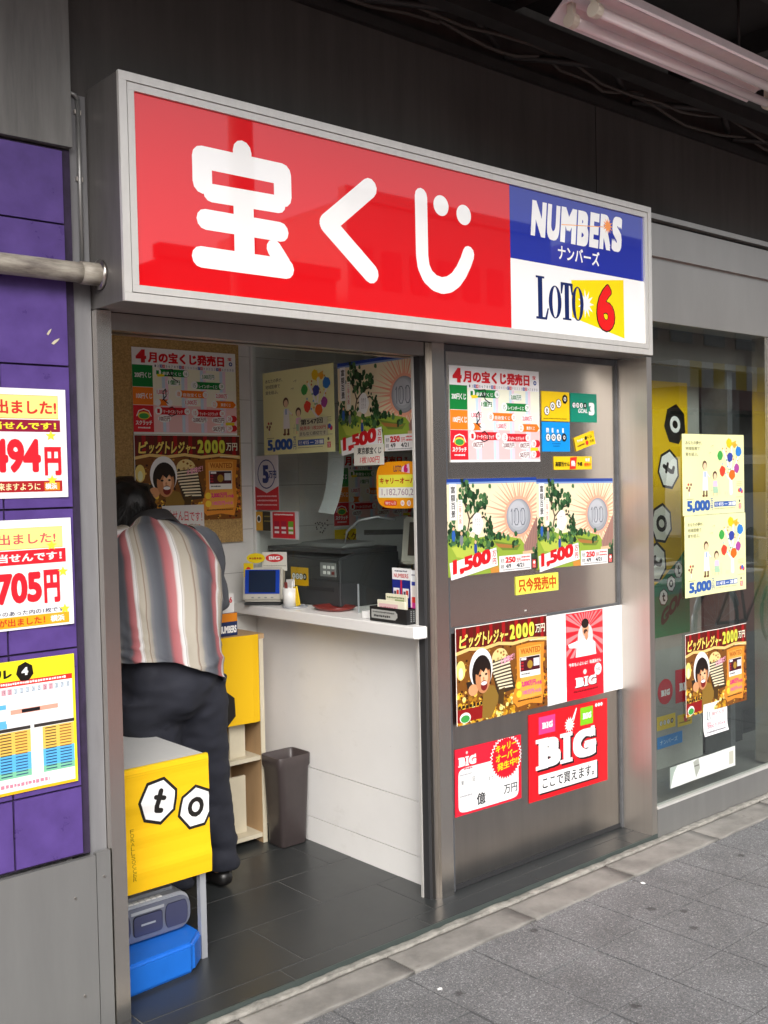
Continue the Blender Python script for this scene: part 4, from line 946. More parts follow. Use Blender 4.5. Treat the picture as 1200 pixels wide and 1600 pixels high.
# carry-over card
pts = [(0, .04), (0, 1), (1, 1), (1, .04)]
s = Sheet(.382, .262, '#e01f36'); s.ell(.5, .63, .455, .335, '#fbfafa', 2, 32, p=9)
big_logo(s, .055, .13, .30, .27, W, 5)
s.circ(.17, .075, .022, '#f6c9c4', 4); s.line(.13, .30, .25, '#a81226', .03, 4, 3); s.line(.07, .385, .25, '#9a9aa0', .025, 4, 5)
P = []
for k in range(72):
    a = k*math.pi/36; q = .275 if k % 2 == 0 else .24; P.append((.76+q*math.cos(a)*.92, .30+q*1.30*math.sin(a)))
s.poly(P, W, 3)
P = [(.76+(x-.76)*.93, .30+(y-.30)*.93) for x, y in P]
s.poly(P, '#e0152a', 4)
s.text('キャリー', .60, .09, .92, .21, '#ffd21c', 6, .03, slope=.16); s.text('オーバー', .60, .23, .94, .35, '#ffd21c', 6, .03, slope=.16); s.text('発生中!!', .62, .37, .96, .49, '#ffd21c', 6, .03, slope=.16)
s.text('第', .085, .48, .125, .55, '#33353c', 5); s.text('回', .25, .46, .29, .53, '#33353c', 5); s.text('まで', .49, .52, .56, .58, '#33353c', 5); s.line(.07, .70, .25, '#9a9aa0', .03, 4, 6); s.text('億', .31, .73, .44, .91, '#1c1d24', 5, .02); s.text('万円', .72, .72, .93, .86, '#1c1d24', 5, .015)
put(s, 'price_card', 2.841, .547, 'white and red carry-over card with a jagged red seal on the lower steel panel', rot=-.8, cat='card')
s = Sheet(.527, .366, '#dc1420')
s.rect(.12, .05, .32, .25, '#e93f86', 2); big_logo(s, .165, .12, .285, .19, W, 4); s.rect(.64, .05, .805, .26, '#7fc41c', 2); big_logo(s, .675, .12, .78, .19, W, 4)
P = []
for k in range(28):
    a = k*math.pi/14; q = .075 if k % 2 == 0 else .045; P.append((.50+q*math.cos(a)*.9, .215+q*1.3*math.sin(a)))
s.poly(P, W, 4); s.poly([(.53, .16), (.585, .03), (.595, .04), (.56, .17)], W, 4)
for k in range(3): s.circ(.85+k*.035, .055, .022, W, 4)
big_logo(s, .135, .325, .845, .675, '#1d1014', 4, .075); big_logo(s, .115, .30, .825, .65, W, 7, .075)
s.rect(.125, .735, .875, .945, '#1d1014', 3); s.rect(.112, .715, .855, .925, '#fafafa', 5); s.text('ここで買えます。', .16, .755, .815, .885, '#17151a', 7, .015)
put(s, 'big_poster', 3.271, .612, 'large red poster with white slab lettering at the foot of the steel panel', rot=-.9)

# ------------------------------------------------------------------ left, on the purple tiles
YL = -.0255
s = Sheet(.40, .302, '#fbfbfb')
s.rect(.03, .06, .943, .275, '#d98a1a', 1); s.rect(.033, .064, .940, .27, '#fbf08a', 2); s.text('1等・2等出ました!', .10, .105, .93, .235, '#d3322c', 5, .03)
s.rect(.03, .285, .955, .395, '#8e1436', 2); s.text('ロト6 2等 当せんです！', .08, .305, .925, .375, '#f6ea3a', 5, .03)
s.text('1,494', .33, .46, .81, .81, '#e0202e', 5, .05, rnd=True); s.text('円', .835, .53, .955, .80, '#e0202e', 5, .05)
for x, y in ((.885, .43), (.885, .84)): s.poly([(x+(.05 if k % 2 == 0 else .022)*math.cos(k*math.pi/5-.3)*.8, y+(.05 if k % 2 == 0 else .022)*math.sin(k*math.pi/5-.3)) for k in range(10)], '#efdc3c', 6)
s.rect(.03, .845, .958, .945, '#a81c22', 2); s.text('あなたにも幸運が来ますように', .10, .862, .80, .93, '#f6e6b0', 5, .02); s.rect(.83, .86, .94, .935, '#d98a1a', 3); s.text('横浜', .835, .868, .92, .925, W, 5, .03)
put(s, 'win_notice', .886, 1.870, 'uppermost white winning notice on the purple tiles, ending in 494', YL, curl=(0, lift(.003), 6), cat='notice')
s = Sheet(.40, .302, '#fbfbfb')
s.rect(.03, .075, .935, .27, '#d98a1a', 1); s.rect(.033, .079, .932, .265, '#fbf08a', 2); s.text('1等・2等出ました!', .10, .125, .885, .225, '#cf5a5e', 5, .02)
s.rect(.03, .28, .955, .41, '#e0202e', 2); s.text('ロト6 2等 当せんです！', .08, .305, .925, .385, W, 5, .03)
s.text('1,705', .33, .48, .775, .80, '#e0202e', 5, .05, rnd=True); s.text('円', .79, .47, .905, .785, '#e0202e', 5, .05)
for x, y in ((.93, .50), (.855, .25), (.935, .85)): s.poly([(x+(.05 if k % 2 == 0 else .022)*math.cos(k*math.pi/5-.3)*.8, y+(.05 if k % 2 == 0 else .022)*math.sin(k*math.pi/5-.3)) for k in range(10)], '#efdc3c', 6)
s.text('ロト6の4口当たりのあった内の1枚です', .12, .825, .93, .87, '#3c3f58', 5, .01)
s.rect(.03, .88, .965, .98, '#f1a51e', 2); s.text('また大当たりが出ました！', .10, .895, .79, .965, '#c4351f', 5, .02); s.text('横浜', .83, .90, .93, .96, W, 5, .03)
put(s, 'win_notice', .890, 1.507, 'lower white winning notice on the purple tiles, ending in 705', YL, rot=.3, curl=(0, lift(.004), 6), cat='notice')
s = Sheet(.52, .366, '#f6e326')
s.rect(.0, .15, 1, .98, '#fbfbfb', 1); s.text('スケジュール', .10, .055, .655, .125, '#1d1a18', 5, .03); hexa(s, .725, .09, .075, .3, True, 'o'); s.ell(.725, .09, .035, .05, '#17130f', 8); s.text('4', .706, .055, .742, .115, W, 10, .05)
s.rect(.0, .15, .985, .19, '#dd2f23', 2); s.line(.1, .16, .95, W, .02, 3, 4)
for k in range(30): s.rect(.02+k*.032, .205, .045+k*.032, .25, '#e8a9b4' if k % 7 in (4, 5) else '#cfdbe6', 2); s.text(str(k+1), .026+k*.032, .21, .038+k*.032, .245, '#4a5366', 4)
r_ = random.Random(3)
for k in range(9):
    x = r_.uniform(.05, .7); y = .27+k*.024
    s.rect(x, y, x+.26, y+.035, r_.choice(['#4f9fd0', '#e8a08c', '#5fb0d8']), 3); s.rect(x+.06, y+.004, x+.16, y+.031, '#17151a', 4)
for k in range(4):
    x = .03+k*.245
    s.rect(x, .50, x+.225, .525, '#35302e', 3); s.rect(x, .53, x+.225, .70, '#f4bf5a', 2); s.rect(x, .70, x+.225, .83, '#5cb4ea', 2); s.rect(x, .83, x+.225, .88, '#7cc4a0', 2); s.rect(x, .53, x+.045, .88, '#f2f4f6', 3)
    for j in range(15): s.rect(x+.06, .54+j*.0225, x+.12, .548+j*.0225, '#4a3a28' if j < 8 else '#1c3a6a', 4); s.rect(x+.14, .54+j*.0225, x+.205, .548+j*.0225, '#8a5a2a' if j < 8 else '#2c4a7a', 4)
s.text('発売日', .35, .905, .52, .95, '#2a2a30', 5); s.line(.53, .92, .84, '#e4869a', .03, 4, 9); s.rect(.0, .978, 1, 1, '#f1b41e', 3); s.rect(.985, 0, 1, 1, '#f6e326', 3)
put(s, 'schedule_poster', .768, 1.120, 'yellow edged sports lottery schedule at the bottom of the purple tiles', YL, rot=.2, curl=(0, lift(.003), 6))

# ------------------------------------------------------------------ display window
put(TREE, 'tree_poster', 4.170, 1.776, 'upper of two yellow tree posters on the display window', y=-.1425, curl=(0, wave(.006, 1.3), 14))
put(TREE, 'tree_poster', 4.176, 1.400, 'lower of two yellow tree posters on the display window', y=-.1425, curl=(0, wave(.007, 1.1, 1), 14))
put(TREAS, 'treasure_poster', 4.168, .858, 'gold and red treasure hunt poster on the display window', y=-.1425, curl=(0, wave(.006, 1.6, 2), 14))
s = Sheet(.205, .15, '#f6f4f8'); 
s.stroke([(.16, .25), (.16, .5), (.2, .52)], .03, '#3c5560', 3); s.stroke([(.25, .28), (.27, .5)], .03, '#3c5560', 3); s.text('抽せん日', .34, .3, .86, .42, '#b5566a', 4); s.text('発売', .14, .58, .3, .72, '#d8456a', 4); s.text('2000万円×9', .14, .68, .9, .8, '#d8456a', 4); s.line(.1, .88, .9, '#5d5a66', .05, 3, 3)
put(s, 'note', 4.316, .515, 'white handwritten note taped below the treasure poster on the window', y=-.1465, cat='note', curl=(1, lift(.008), 6))
s = Sheet(.545, .095, '#d9dedb'); s.poly([(0, 0), (.10, 0), (.05, .3), (.02, .7), (0, 1)], '#9aa89f', 1); s.poly([(.34, .1), (.42, 0), (.44, .5), (.38, .9)], '#a3a79f', 2); s.rect(.355, .3, .43, .36, '#6c6c66', 3); s.rect(.9, .2, .97, .85, '#bcbcae', 2)
put(s, 'paper_strip', 4.048, .271, 'torn white paper strip stuck low on the display window', y=-.1425, cat='paper', curl=(0, wave(.002, 2), 8))
# behind the window
s = Sheet(.615, 1.285, '#e2b800')
for k, (x, y) in enumerate(((.815, .167), (.715, .345), (.605, .555), (.52, .705))): hexa(s, x, y, .082, .35, k == 0, 'ot'[k % 2], ang=-1.2)
s.poly([(.0, .86), (.3, .83), (.6, .775), (.85, .70), (1, .64), (1, 1), (0, 1)], '#0b7a55', 2)
for k in range(3): hexa(s, .62+k*.11, .845-k*.05, .035, .35, False, 'to'[k % 2])
s.text('GOAL', .58, .905, 1.0, .965, '#12241c', 7, .06, slope=.30)
s.line(.55, .735, .85, '#8f7600', .008, 3, 2)
o = place(s, 'toto_banner', (4.146, .2075, 2.060)); tag(o, 'tall yellow and green banner with letter badges inside the display window', 'banner')
for nm, w_, h_, c, x, z, lab in (('sticker', .13, .13, '#c8172a', 4.47, .56, 'red round logo sticker inside the display window'), ('sticker', .16, .17, '#c8172a', 4.625, .59, 'red square logo sticker inside the display window'), ('sticker', .16, .07, '#e0bf20', 4.46, .375, 'plain yellow sticker inside the display window'), ('sticker', .13, .06, '#d8b624', 4.64, .355, 'small yellow sticker with a red dot inside the display window'), ('sticker', .22, .06, '#1a78c0', 4.46, .272, 'blue strip sticker inside the display window')):
    shp = [(.5+.5*math.cos(a), .5-.5*math.sin(a)) for a in [k*math.pi/8 for k in range(16)]] if 'round' in lab else None
    s = Sheet(w_, h_, c, shape=shp)
    if c == '#c8172a': big_logo(s, .22, .42, .78, .66, W, 3)
    elif 'dot' in lab: s.circ(.55, .4, .3, '#c8342a', 3); s.line(.1, .6, .9, '#6c4a10', .15, 2, 3)
    elif 'plain' in lab:
        for k in range(4): hexa(s, .2+k*.2, .5, .2, .3, k == 3, 'to'[k % 2])
    else: s.text('ナンバーズ', .1, .3, .8, .7, '#cfe6f6', 3)
    o = place(s, nm, (x, .2075, z)); tag(o, lab, 'sticker')

# ------------------------------------------------------------------ on the counter's glass screen
XG = 2.7755
put(TREE, 'tree_poster', 1.150, 2.094, 'yellow tree poster hung on the counter glass', y=XG, face='glass', curl=(0, wave(.004, .8), 8))
put(COIN, 'landscape_poster', .600, 2.086, 'landscape coin poster hung on the counter glass', y=XG, face='glass', curl=(0, wave(.003, .7), 8))
s = Sheet(.205, .080, '#d9d8b8'); s.text('第547回', .08, .05, .85, .36, '#1c1a1c', 4, .02, slope=.05); s.text('発売中 1枚200円', .05, .42, .95, .64, '#c8323c', 4, .01); s.text('まもなく締切です', .05, .72, .95, .93, '#1c1a1c', 4)
put(s, 'note', .873, 1.870, 'cream handwritten note on the yellow poster on the counter glass', y=XG-.0085, face='glass', cat='note')
s = Sheet(.187, .083, '#e8e6dc'); s.text('東京都宝くじ', .12, .12, .92, .46, '#1d1a1c', 4, .02, sh=.1); s.text('1枚100円', .2, .56, .85, .9, '#d8323c', 4, .01, sh=.15)
put(s, 'note', .494, 1.740, 'white handwritten note hanging below the coin poster on the glass', y=XG-.0085, face='glass', cat='note')
P = [(.5+.5*math.copysign(abs(math.cos(a))**(2/4), math.cos(a)), .5-.5*math.copysign(abs(math.sin(a))**(2/4), math.sin(a))) for a in [k*math.pi/18 for k in range(36)]]
s = Sheet(.268, .186, '#f09a12', shape=P, thick=.002); s.text('LOTO', .40, .09, .57, .22, '#3c2a5c', 4, .02); s.poly([(.58, .12), (.74, .05), (.75, .26), (.57, .22)], '#f3c8dc', 2); s.text('6', .62, .07, .71, .24, '#c8186a', 4, .08)
s.rect(.05, .28, .97, .78, '#f6ea4a', 2); s.text('キャリーオーバー', .08, .34, .97, .48, '#b8321a', 4, .03); s.rect(.05, .55, .97, .77, '#f6f4e6', 3); s.text('1,182,760,248', .12, .58, .98, .74, '#a88a9a', 4); s.pill(.17, .83, .46, .94, '#d8401c', 3); s.text('抽せん日', .2, .85, .43, .92, W, 4)
for x, t in ((.58, '毎'), (.72, '週'), (.88, '木')): s.circ(x, .885, .06, W, 3); s.text(t, x-.025, .85, x+.025, .92, '#d8401c', 4)
put(s, 'loto_plate', .362, 1.668, 'orange rounded carry-over plate on the counter glass', y=XG-.003, face='glass', cat='sign')
s = Sheet(.19, .25, '#d3d2da'); s.poly([(0, .56), (.5, .69), (1, .56), (1, 1), (0, 1)], '#c41c2c', 2); s.stroke([(.5+.36*math.cos(k*math.pi/10), .34+.26*math.sin(k*math.pi/10)) for k in range(20)], .022, '#26387c', 3, closed=True); s.text('5', .34, .17, .60, .51, '#26387c', 4, .06); s.text('万円', .60, .28, .92, .42, '#26387c', 5, .04)
for y in (.73, .81, .89): s.line(.08, y, .92, '#e9c9cc', .03, 3, int(y*50))
put(s, 'sticker', 1.236, 1.718, 'white and red sticker with a blue 5 on the counter glass', y=XG, face='glass', cat='sticker')
s = Sheet(.215, .125, '#c9c7cc'); s.rect(.08, .03, .88, .97, '#c8182c', 2); s.line(.14, .09, .82, W, .06, 3, 2)
for k, c in enumerate(('#a8143a', '#a8143a', '#6ca62c')): s.rect(.14+k*.25, .36, .32+k*.25, .82, c, 3); s.rect(.15+k*.25, .56, .31+k*.25, .64, '#e6dfe0', 4); s.rect(.15+k*.25, .72, .31+k*.25, .80, '#e6dfe0', 4)
put(s, 'leaflet', 1.100, 1.464, 'small red leaflet in a sleeve on the counter glass', y=XG-.012, face='glass', cat='leaflet')
s = Sheet(.145, .088, '#2a2418'); s.rect(0, 0, .42, 1, '#d8a01c', 2); s.circ(.21, .38, .2, '#f1efe8', 3); s.circ(.21, .38, .14, '#2a2a2a', 4); s.line(.5, .2, .92, '#9a8a3c', .08, 3, 2); s.line(.5, .45, .92, '#9a8a3c', .08, 3, 3)
put(s, 'sticker', 1.240, 1.460, 'black and yellow sticker in the corner of the counter glass', y=XG, face='glass', cat='sticker')

# ------------------------------------------------------------------ cork board on the back wall
cb = thing('cork_board', (2.3, 1.24, 1.32), 'brown cork pinboard on the back wall', 'pinboard')
box('cork_sheet', 1.46, 2.702, 1.236, 1.2505, 1.325, 2.258, M['cork'], cb, .002)
put(CAL, 'calendar_poster', 2.159, 2.186, 'monthly lottery calendar poster pinned to the cork board', y=1.2335, curl=(0, wave(.003, 1), 6))
put(TREAS, 'treasure_poster', 2.157, 1.812, 'dim treasure hunt poster pinned to the cork board', y=1.2335, curl=(0, wave(.002, 1), 6))
s = Sheet(.21, .15, '#d6d5d2'); s.text('抽せん日です！', .1, .12, .95, .42, '#c8323c', 4, .01, slope=-.1); s.text('お早めに', .3, .55, .9, .8, '#c8323c', 4, .01)
put(s, 'note', 2.282, 1.502, 'white note with red handwriting by the man\'s shoulder', y=1.2275, cat='note')
put(CAL2, 'calendar_poster', 3.247, 1.733, 'monthly lottery calendar poster on the wall behind the counter glass', y=1.245)
s = Sheet(.52, .37, '#e8c81e'); s.text('スケジュール', .1, .05, .7, .15, '#7a3a10', 3, .02); s.circ(.85, .1, .08, '#2a2418', 3); s.text('4', .83, .05, .87, .15, W, 5, .04); s.rect(0, .2, 1, .25, '#c8342a', 2); s.rect(.02, .27, .98, .97, '#f1f1ee', 2)
put(s, 'schedule_poster', 3.250, 1.352, 'yellow schedule poster on the wall behind the counter glass', y=1.245)

# ================================================================== FURNITURE AND SMALL THINGS
# ------------------------------------------------------------------ small desk in the doorway
fd = thing('side_table', (1.63, .42, 0), 'small grey topped table standing just inside the doorway', 'table')
box('table_top', 1.405, 1.836, .178, .69, .672, .692, M['greydesk'], fd, .002)
for x in (1.412, 1.806):
    for y in (.186, .66): box('leg', x, x+.022, y, y+.022, .001, .6715, M['silver'], fd, .002)
box('apron', 1.436, 1.804, .19, .20, .63, .671, M['silver'], fd, 0)
s = Sheet(.436, .392, '#ecba00')
hexa(s, .565, .30, .205, .55, False, 't', .25); hexa(s, .885, .425, .195, .2, False, 'o')
s.vtext('FORALLSOCCER', .335, .48, .365, .90, '#8a7400', 3); s.vtext('OFJAPAN', .245, .50, .275, .78, '#8a7400', 3)
for y in (.035, .055): s.line(.0, y, 1, '#cfa400', .004, 1, 2)
def crease(t): return .004*math.sin(t*9)+.0016*math.sin(t*23+1)+.0006*math.sin(t*47)+.008*t*t
o = place(s, 'table_cloth', (1.400, .166, .6935), curl=(1, crease, 32), mat='matte'); tag(o, 'yellow printed cloth hanging from the small table in the doorway', 'cloth')
box('cloth_fold', 0, .436, -.002, .004, -.012, .0006, M['yellow'], None, 0).parent = o
for n_, (x, y, z, rz) in enumerate(((1.54, .36, .6925, .15), (1.545, .362, .6995, .2))):
    b_ = box('flyer_stack', -.05, .05, -.035, .035, 0, .0065, M['paper'], None, .001); b_.location = (x, y, z); b_.rotation_euler = (0, 0, rz)
    tag(b_, ('lower' if n_ == 0 else 'upper')+' small stack of white slips on the doorway table', 'paper')

# ------------------------------------------------------------------ blue box and radio under it
bm = bmesh.new(); prism(bm, [(1.40, .095), (1.735, .118), (1.805, .185), (1.805, .43), (1.40, .43)], .001, .102, 2)
bl = mk('blue_container', bm, M['blue'], None, .012, 3); tag(bl, 'flat blue plastic container on the floor under the yellow cloth', 'container')

rd = thing('cassette_radio', (1.55, .36, .103), 'silver and navy cassette radio standing on the blue container', 'radio')
MR = Matrix.Translation((1.628, .275, .103)) @ Matrix.Rotation(math.radians(0), 4, 'Z')
def rbox(nm, x0, x1, y0, y1, z0, z1, mat, bev=.003, par=rd): return box(nm, x0, x1, y0, y1, z0, z1, mat, par, bev, MR)
def stad(w_, h_, r, n=8, zc=.066):
    P = []
    for cx, cz, a0 in ((w_-r, h_-r, 0), (-(w_-r), h_-r, 90), (-(w_-r), -(h_-r), 180), (w_-r, -(h_-r), 270)):
        for k in range(n+1): t = math.radians(a0+90*k/n); P.append((cx+r*math.cos(t), zc+cz+r*math.sin(t)))
    return P
M['radio'] = PM('blue_silver_plastic', (.20, .215, .28), .28, .5); M['radio_dark'] = PM('violet_plastic', (.055, .06, .12), .2, .2)
def rpr(nm, P, y0, y1, mat, bev=.003):
    bm = bmesh.new(); prism(bm, P, y0, y1, 1); bmesh.ops.transform(bm, matrix=MR, verts=bm.verts); return mk(nm, bm, mat, rd, bev, 2)
rpr('body', stad(.165, .063, .045), -.045, .06, M['silver'], .010)
rpr('front_panel', stad(.160, .055, .042), -.053, -.0455, M['radio'], .003)
for sx in (-.105, .105):
    rpr('speaker', [(x*.34+sx, .066+(z-.066)*.86) for x, z in stad(.125, .047, .040)], -.0565, -.0535, M['radio_dark'], .002)
rpr('cassette_door', [(x*.95, z-.004) for x, z in stad(.056, .034, .012)], -.0575, -.0535, M['radio_dark'], .002)
rbox('logo_strip', -.026, .026, -.0585, -.0577, .060, .066, M['silver'], 0)
rbox('tuner_window', -.06, .06, -.0565, -.0535, .100, .110, M['silver'], .001)
rbox('handle', -.125, .125, -.005, .025, .1295, .138, M['silver'], .004)
for k in range(6): rbox('button', -.06+k*.021, -.043+k*.021, -.040, -.022, .1285, .133, M['white'], .001)

# ------------------------------------------------------------------ writing desk along the back wall
wd_ = thing('writing_desk', (2.05, 1.1, 0), 'open wooden shelf desk against the back wall', 'desk')
box('desk_top', 1.46, 2.632, .984, 1.245, .908, .930, M['wood'], wd_, .002)
for x in (1.462, 2.02, 2.395, 2.606): box('side_panel', x, x+.022, .99, 1.24, .001, .9075, M['wood'], wd_, .001)
for a, b_ in ((1.4845, 2.0195), (2.0425, 2.3945), (2.4175, 2.6055)):
    for z in (.028, .372, .62): box('shelf', a, b_, .992, 1.236, z, z+.018, M['pale'], wd_, .001)
box('back_board', 1.4845, 2.6055, 1.2365, 1.244, .03, .90, M['woodedge'], wd_, 0)
box('edge_band', 2.6062, 2.6278, .9865, .9895, .001, .9075, M['pale'], wd_, 0)
box('edge_band', 2.3952, 2.4168, .9865, .9895, .001, .9075, M['pale'], wd_, 0)
b_ = box('loose_board', 2.45, 2.56, 1.05, 1.062, .0465, .30, M['pale'], None, .001); tag(b_, 'pale board standing in the bottom compartment of the shelf desk', 'board')
b_ = box('loose_board', 2.47, 2.55, 1.03, 1.042, .3905, .60, M['pale'], None, .001); tag(b_, 'pale board standing in the middle compartment of the shelf desk', 'board')
b_ = box('carton', 2.5, 2.59, 1.10, 1.2, .3905, .52, M['wood'], None, .001); tag(b_, 'brown carton at the back of the middle compartment', 'carton')
s = Sheet(.72, .385, '#e3b400'); hexa(s, .72, .80, .24, .4, True, 'o'); hexa(s, .45, .72, .24, .4, False, 't')
o = place(s, 'table_cloth', (1.876, .9815, .932), curl=(0, lambda t: .006+.006*math.sin(t*14)*(t < .97), 22), mat='matte'); tag(o, 'yellow cloth hanging over the front of the wooden shelf desk', 'cloth')
bxx = thing('leaflet_box', (2.47, 1.05, .931), 'navy and orange leaflet box on the shelf desk', 'box')
box('carton', 2.425, 2.525, 1.03, 1.07, .9312, 1.03, M['navyp'], bxx, .002)
s = Sheet(.098, .098, '#20305c'); s.rect(0, 0, 1, .38, '#e0861c', 2); s.text('NUMBERS', .05, .55, .95, .88, W, 4, .05)
place(s, 'front_label', (2.426, 1.0285, 1.0295), parent=bxx)
s = Sheet(.09, .085, '#e4e2e0'); s.text('ロト6', .1, .15, .9, .5, '#c8323c', 3, .03)
place(s, 'leaflet', (2.43, 1.045, 1.114), parent=bxx)

# ------------------------------------------------------------------ waste bin
tb = thing('waste_bin', (2.685, .91, 0), 'dark brown plastic waste bin beside the counter', 'bin')
bm = bmesh.new(); ex, ey = Vector((1, 0, 0)), Vector((0, 1, 0))
def rr(z, a, b_): return ring((2.683, .912, z), a, ex, ey, 40, b_, 7)
loft(bm, [rr(.002, .064, .052), rr(.008, .068, .056), rr(.34, .082, .068), rr(.352, .088, .074), rr(.398, .0895, .0755), rr(.401, .088, .074), rr(.398, .084, .070), rr(.34, .078, .064), rr(.02, .062, .050)])
bmesh.ops.recalc_face_normals(bm, faces=bm.faces); mk('bin_body', bm, M['trash'], tb, smooth=True)

# ------------------------------------------------------------------ things on the counter
CZ = 1.0455
tv = thing('price_terminal', (2.69, 1.05, CZ), 'small beige terminal with a blue screen on the counter', 'terminal')
MT = Matrix.Translation((2.688, 1.060, CZ)) @ Matrix.Rotation(math.radians(-50), 4, 'Z')
def tbx(nm, x0, x1, y0, y1, z0, z1, mat, bev=.003, mm=MT): return box(nm, x0, x1, y0, y1, z0, z1, mat, tv, bev, mm)
tbx('foot', -.085, .085, -.03, .04, .001, .012, M['dgrey'])
MT2 = MT @ Matrix.Rotation(math.radians(-8), 4, 'X')
tbx('housing', -.092, .092, -.028, .030, .013, .168, M['beige'], .010, MT2)
tbx('bezel', -.080, .080, -.0315, -.0282, .048, .156, M['screen_blue'], .001, MT2)
tbx('screen', -.062, .062, -.0335, -.0317, .054, .152, M['screen_dark'], .001, MT2)
for k in range(4): tbx('button', -.05+k*.03, -.038+k*.03, -.0305, -.0282, .028, .034, M['mgrey'], .001, MT2)
ANG = math.radians(-50); DX = Vector((math.cos(ANG), math.sin(ANG), 0)); DFACE = (DX, Vector((0, 0, 1)))
s = Sheet(.115, .085, '#cfcdc4'); s.ell(.5, .32, .36, .22, '#c8282c', 2); s.text('BIG', .28, .22, .72, .42, W, 4, .04); s.line(.05, .7, .95, '#8d8a80', .06, 2, 3)
o = place(s, 'display_card', (2.702, 1.085, CZ+.235), DFACE); tag(o, 'beige card with a red oval above the blue screen', 'card')
P = [(.5+.5*math.cos(a), .5-.5*math.sin(a)) for a in [k*math.pi/14 for k in range(28)]]
s = Sheet(.085, .045, '#e6cc1a', shape=P, thick=.003); s.line(.15, .4, .85, '#a8521a', .25, 3, 2)
o = place(s, 'oval_tag', (2.645, 1.125, CZ+.232), DFACE); tag(o, 'yellow oval tag left of the blue screen terminal', 'tag')
s = Sheet(.045, .155, '#e0c21a'); s.circ(.5, .18, .07, '#c8282c', 3); s.ell(.6, .5, .3, .1, '#2f66a8', 3); s.ell(.5, .68, .3, .06, '#d3d0c8', 3)
o = place(s, 'tag_stand', (2.630, 1.128, CZ+.188), DFACE); tag(o, 'narrow yellow upright card beside the blue screen terminal', 'card')
bm = bmesh.new(); tube(bm, [(2.722, .868, CZ+.001), (2.722, .868, CZ+.004)], .055, 28); bmesh.ops.recalc_face_normals(bm, faces=bm.faces)
dish = mk('dish', bm, M['silver']); tag(dish, 'round silver dish under the pen cup on the counter', 'dish')
tubeo('dish_rim', [(2.722+.054*math.cos(k*math.pi/14), .868+.054*math.sin(k*math.pi/14), CZ+.006) for k in range(29)], .0025, M['silver'], dish, 6)
pc = thing('pen_cup', (2.715, .89, CZ), 'white and yellow cup of slips and pens on the counter', 'cup')
bm = bmesh.new(); loft(bm, [ring((2.712, .893, CZ+.0045), .028, ex, ey, 20), ring((2.712, .893, CZ+.085), .031, ex, ey, 20), ring((2.712, .893, CZ+.085), .028, ex, ey, 20), ring((2.712, .893, CZ+.01), .025, ex, ey, 20)]); bmesh.ops.recalc_face_normals(bm, faces=bm.faces); mk('cup', bm, M['white'], pc, smooth=True)
for k, (dx, dy, c, hh, r_) in enumerate(((-.012, .006, 'redlac', .11, .0035), (-.002, .012, 'redlac', .108, .0035), (.010, .0, 'white', .112, .0035))):
    tubeo('pen', [(2.712+dx, .893+dy, CZ+.012), (2.712+dx*1.5, .893+dy*1.5, CZ+hh)], r_, M[c], pc, 8)
box('slip_pad', -.003, .003, -.014, .014, .0, .085, M['yellow'], pc, .001, Matrix.Translation((2.726, .850, CZ+.008)) @ Matrix.Rotation(-.25, 4, 'X'))
box('slip', -.002, .002, -.028, .028, .0, .115, M['paper'], pc, .0, Matrix.Translation((2.730, .900, CZ+.006)) @ Matrix.Rotation(-.1, 4, 'X'))
tr_ = thing('money_tray', (2.765, .66, CZ), 'dark red money tray in the gap under the counter glass', 'tray')
bm = bmesh.new(); loft(bm, [ring((2.772, .655, CZ+.001), .055, ex, ey, 32, .075, 3), ring((2.772, .655, CZ+.018), .072, ex, ey, 32, .098, 3), ring((2.772, .655, CZ+.018), .068, ex, ey, 32, .094, 3), ring((2.772, .655, CZ+.006), .052, ex, ey, 32, .072, 3)]); bmesh.ops.recalc_face_normals(bm, faces=bm.faces); mk('tray_body', bm, M['redlac'], tr_, smooth=True)
b_ = box('paper_stack', 2.685, 2.735, .315, .365, CZ+.001, CZ+.028, M['paper'], None, .001); tag(b_, 'small stack of white cards left of the black leaflet basket', 'paper')
lb = thing('leaflet_basket', (2.71, .17, CZ), 'black perforated basket of lottery leaflets at the end of the counter', 'basket')
bm = bmesh.new()
x0, x1, y0, y1 = 2.658, 2.756, .070, .285
for a in ((x0, x0+.004, y0, y1), (x1-.004, x1, y0, y1), (x0+.0045, x1-.0045, y0, y0+.004), (x0+.0045, x1-.0045, y1-.004, y1)): bx(bm, a[0], a[1], a[2], a[3], CZ+.001, CZ+.058)
bx(bm, x0+.0045, x1-.0045, y0+.0045, y1-.0045, CZ+.001, CZ+.005)
mk('basket_body', bm, M['black'], lb, .001)
bx0 = bmesh.new()
for i in range(5):
    for j in range(6): bx(bx0, x0+.02+i*.014, x0+.026+i*.014, y0-.0006, y0+.0002, CZ+.010+j*.0075, CZ+.0145+j*.0075)
mk('perforation', bx0, M['mgrey'], lb)['kind'] = 'stuff'
s = Sheet(.15, .034, '#a9aaa6', shape=[(0, 0), (0, 1), (.92, 1), (1, .7), (1, .3), (.92, 0)]); s.line(.05, .15, .9, '#4a4a48', .2, 2, 3); s.line(.1, .55, .75, '#26262a', .28, 2, 4)
place(s, 'front_label', (x0-.0016, y1-.012, CZ+.047), 'glass', parent=lb)
GD = AX['glass']
def leaf_card(w_, h_, x, y, zt, draw, bgc):
    s = Sheet(w_, h_, bgc, thick=.008); draw(s); place(s, 'leaflet', (x, y, zt), 'glass', parent=lb)
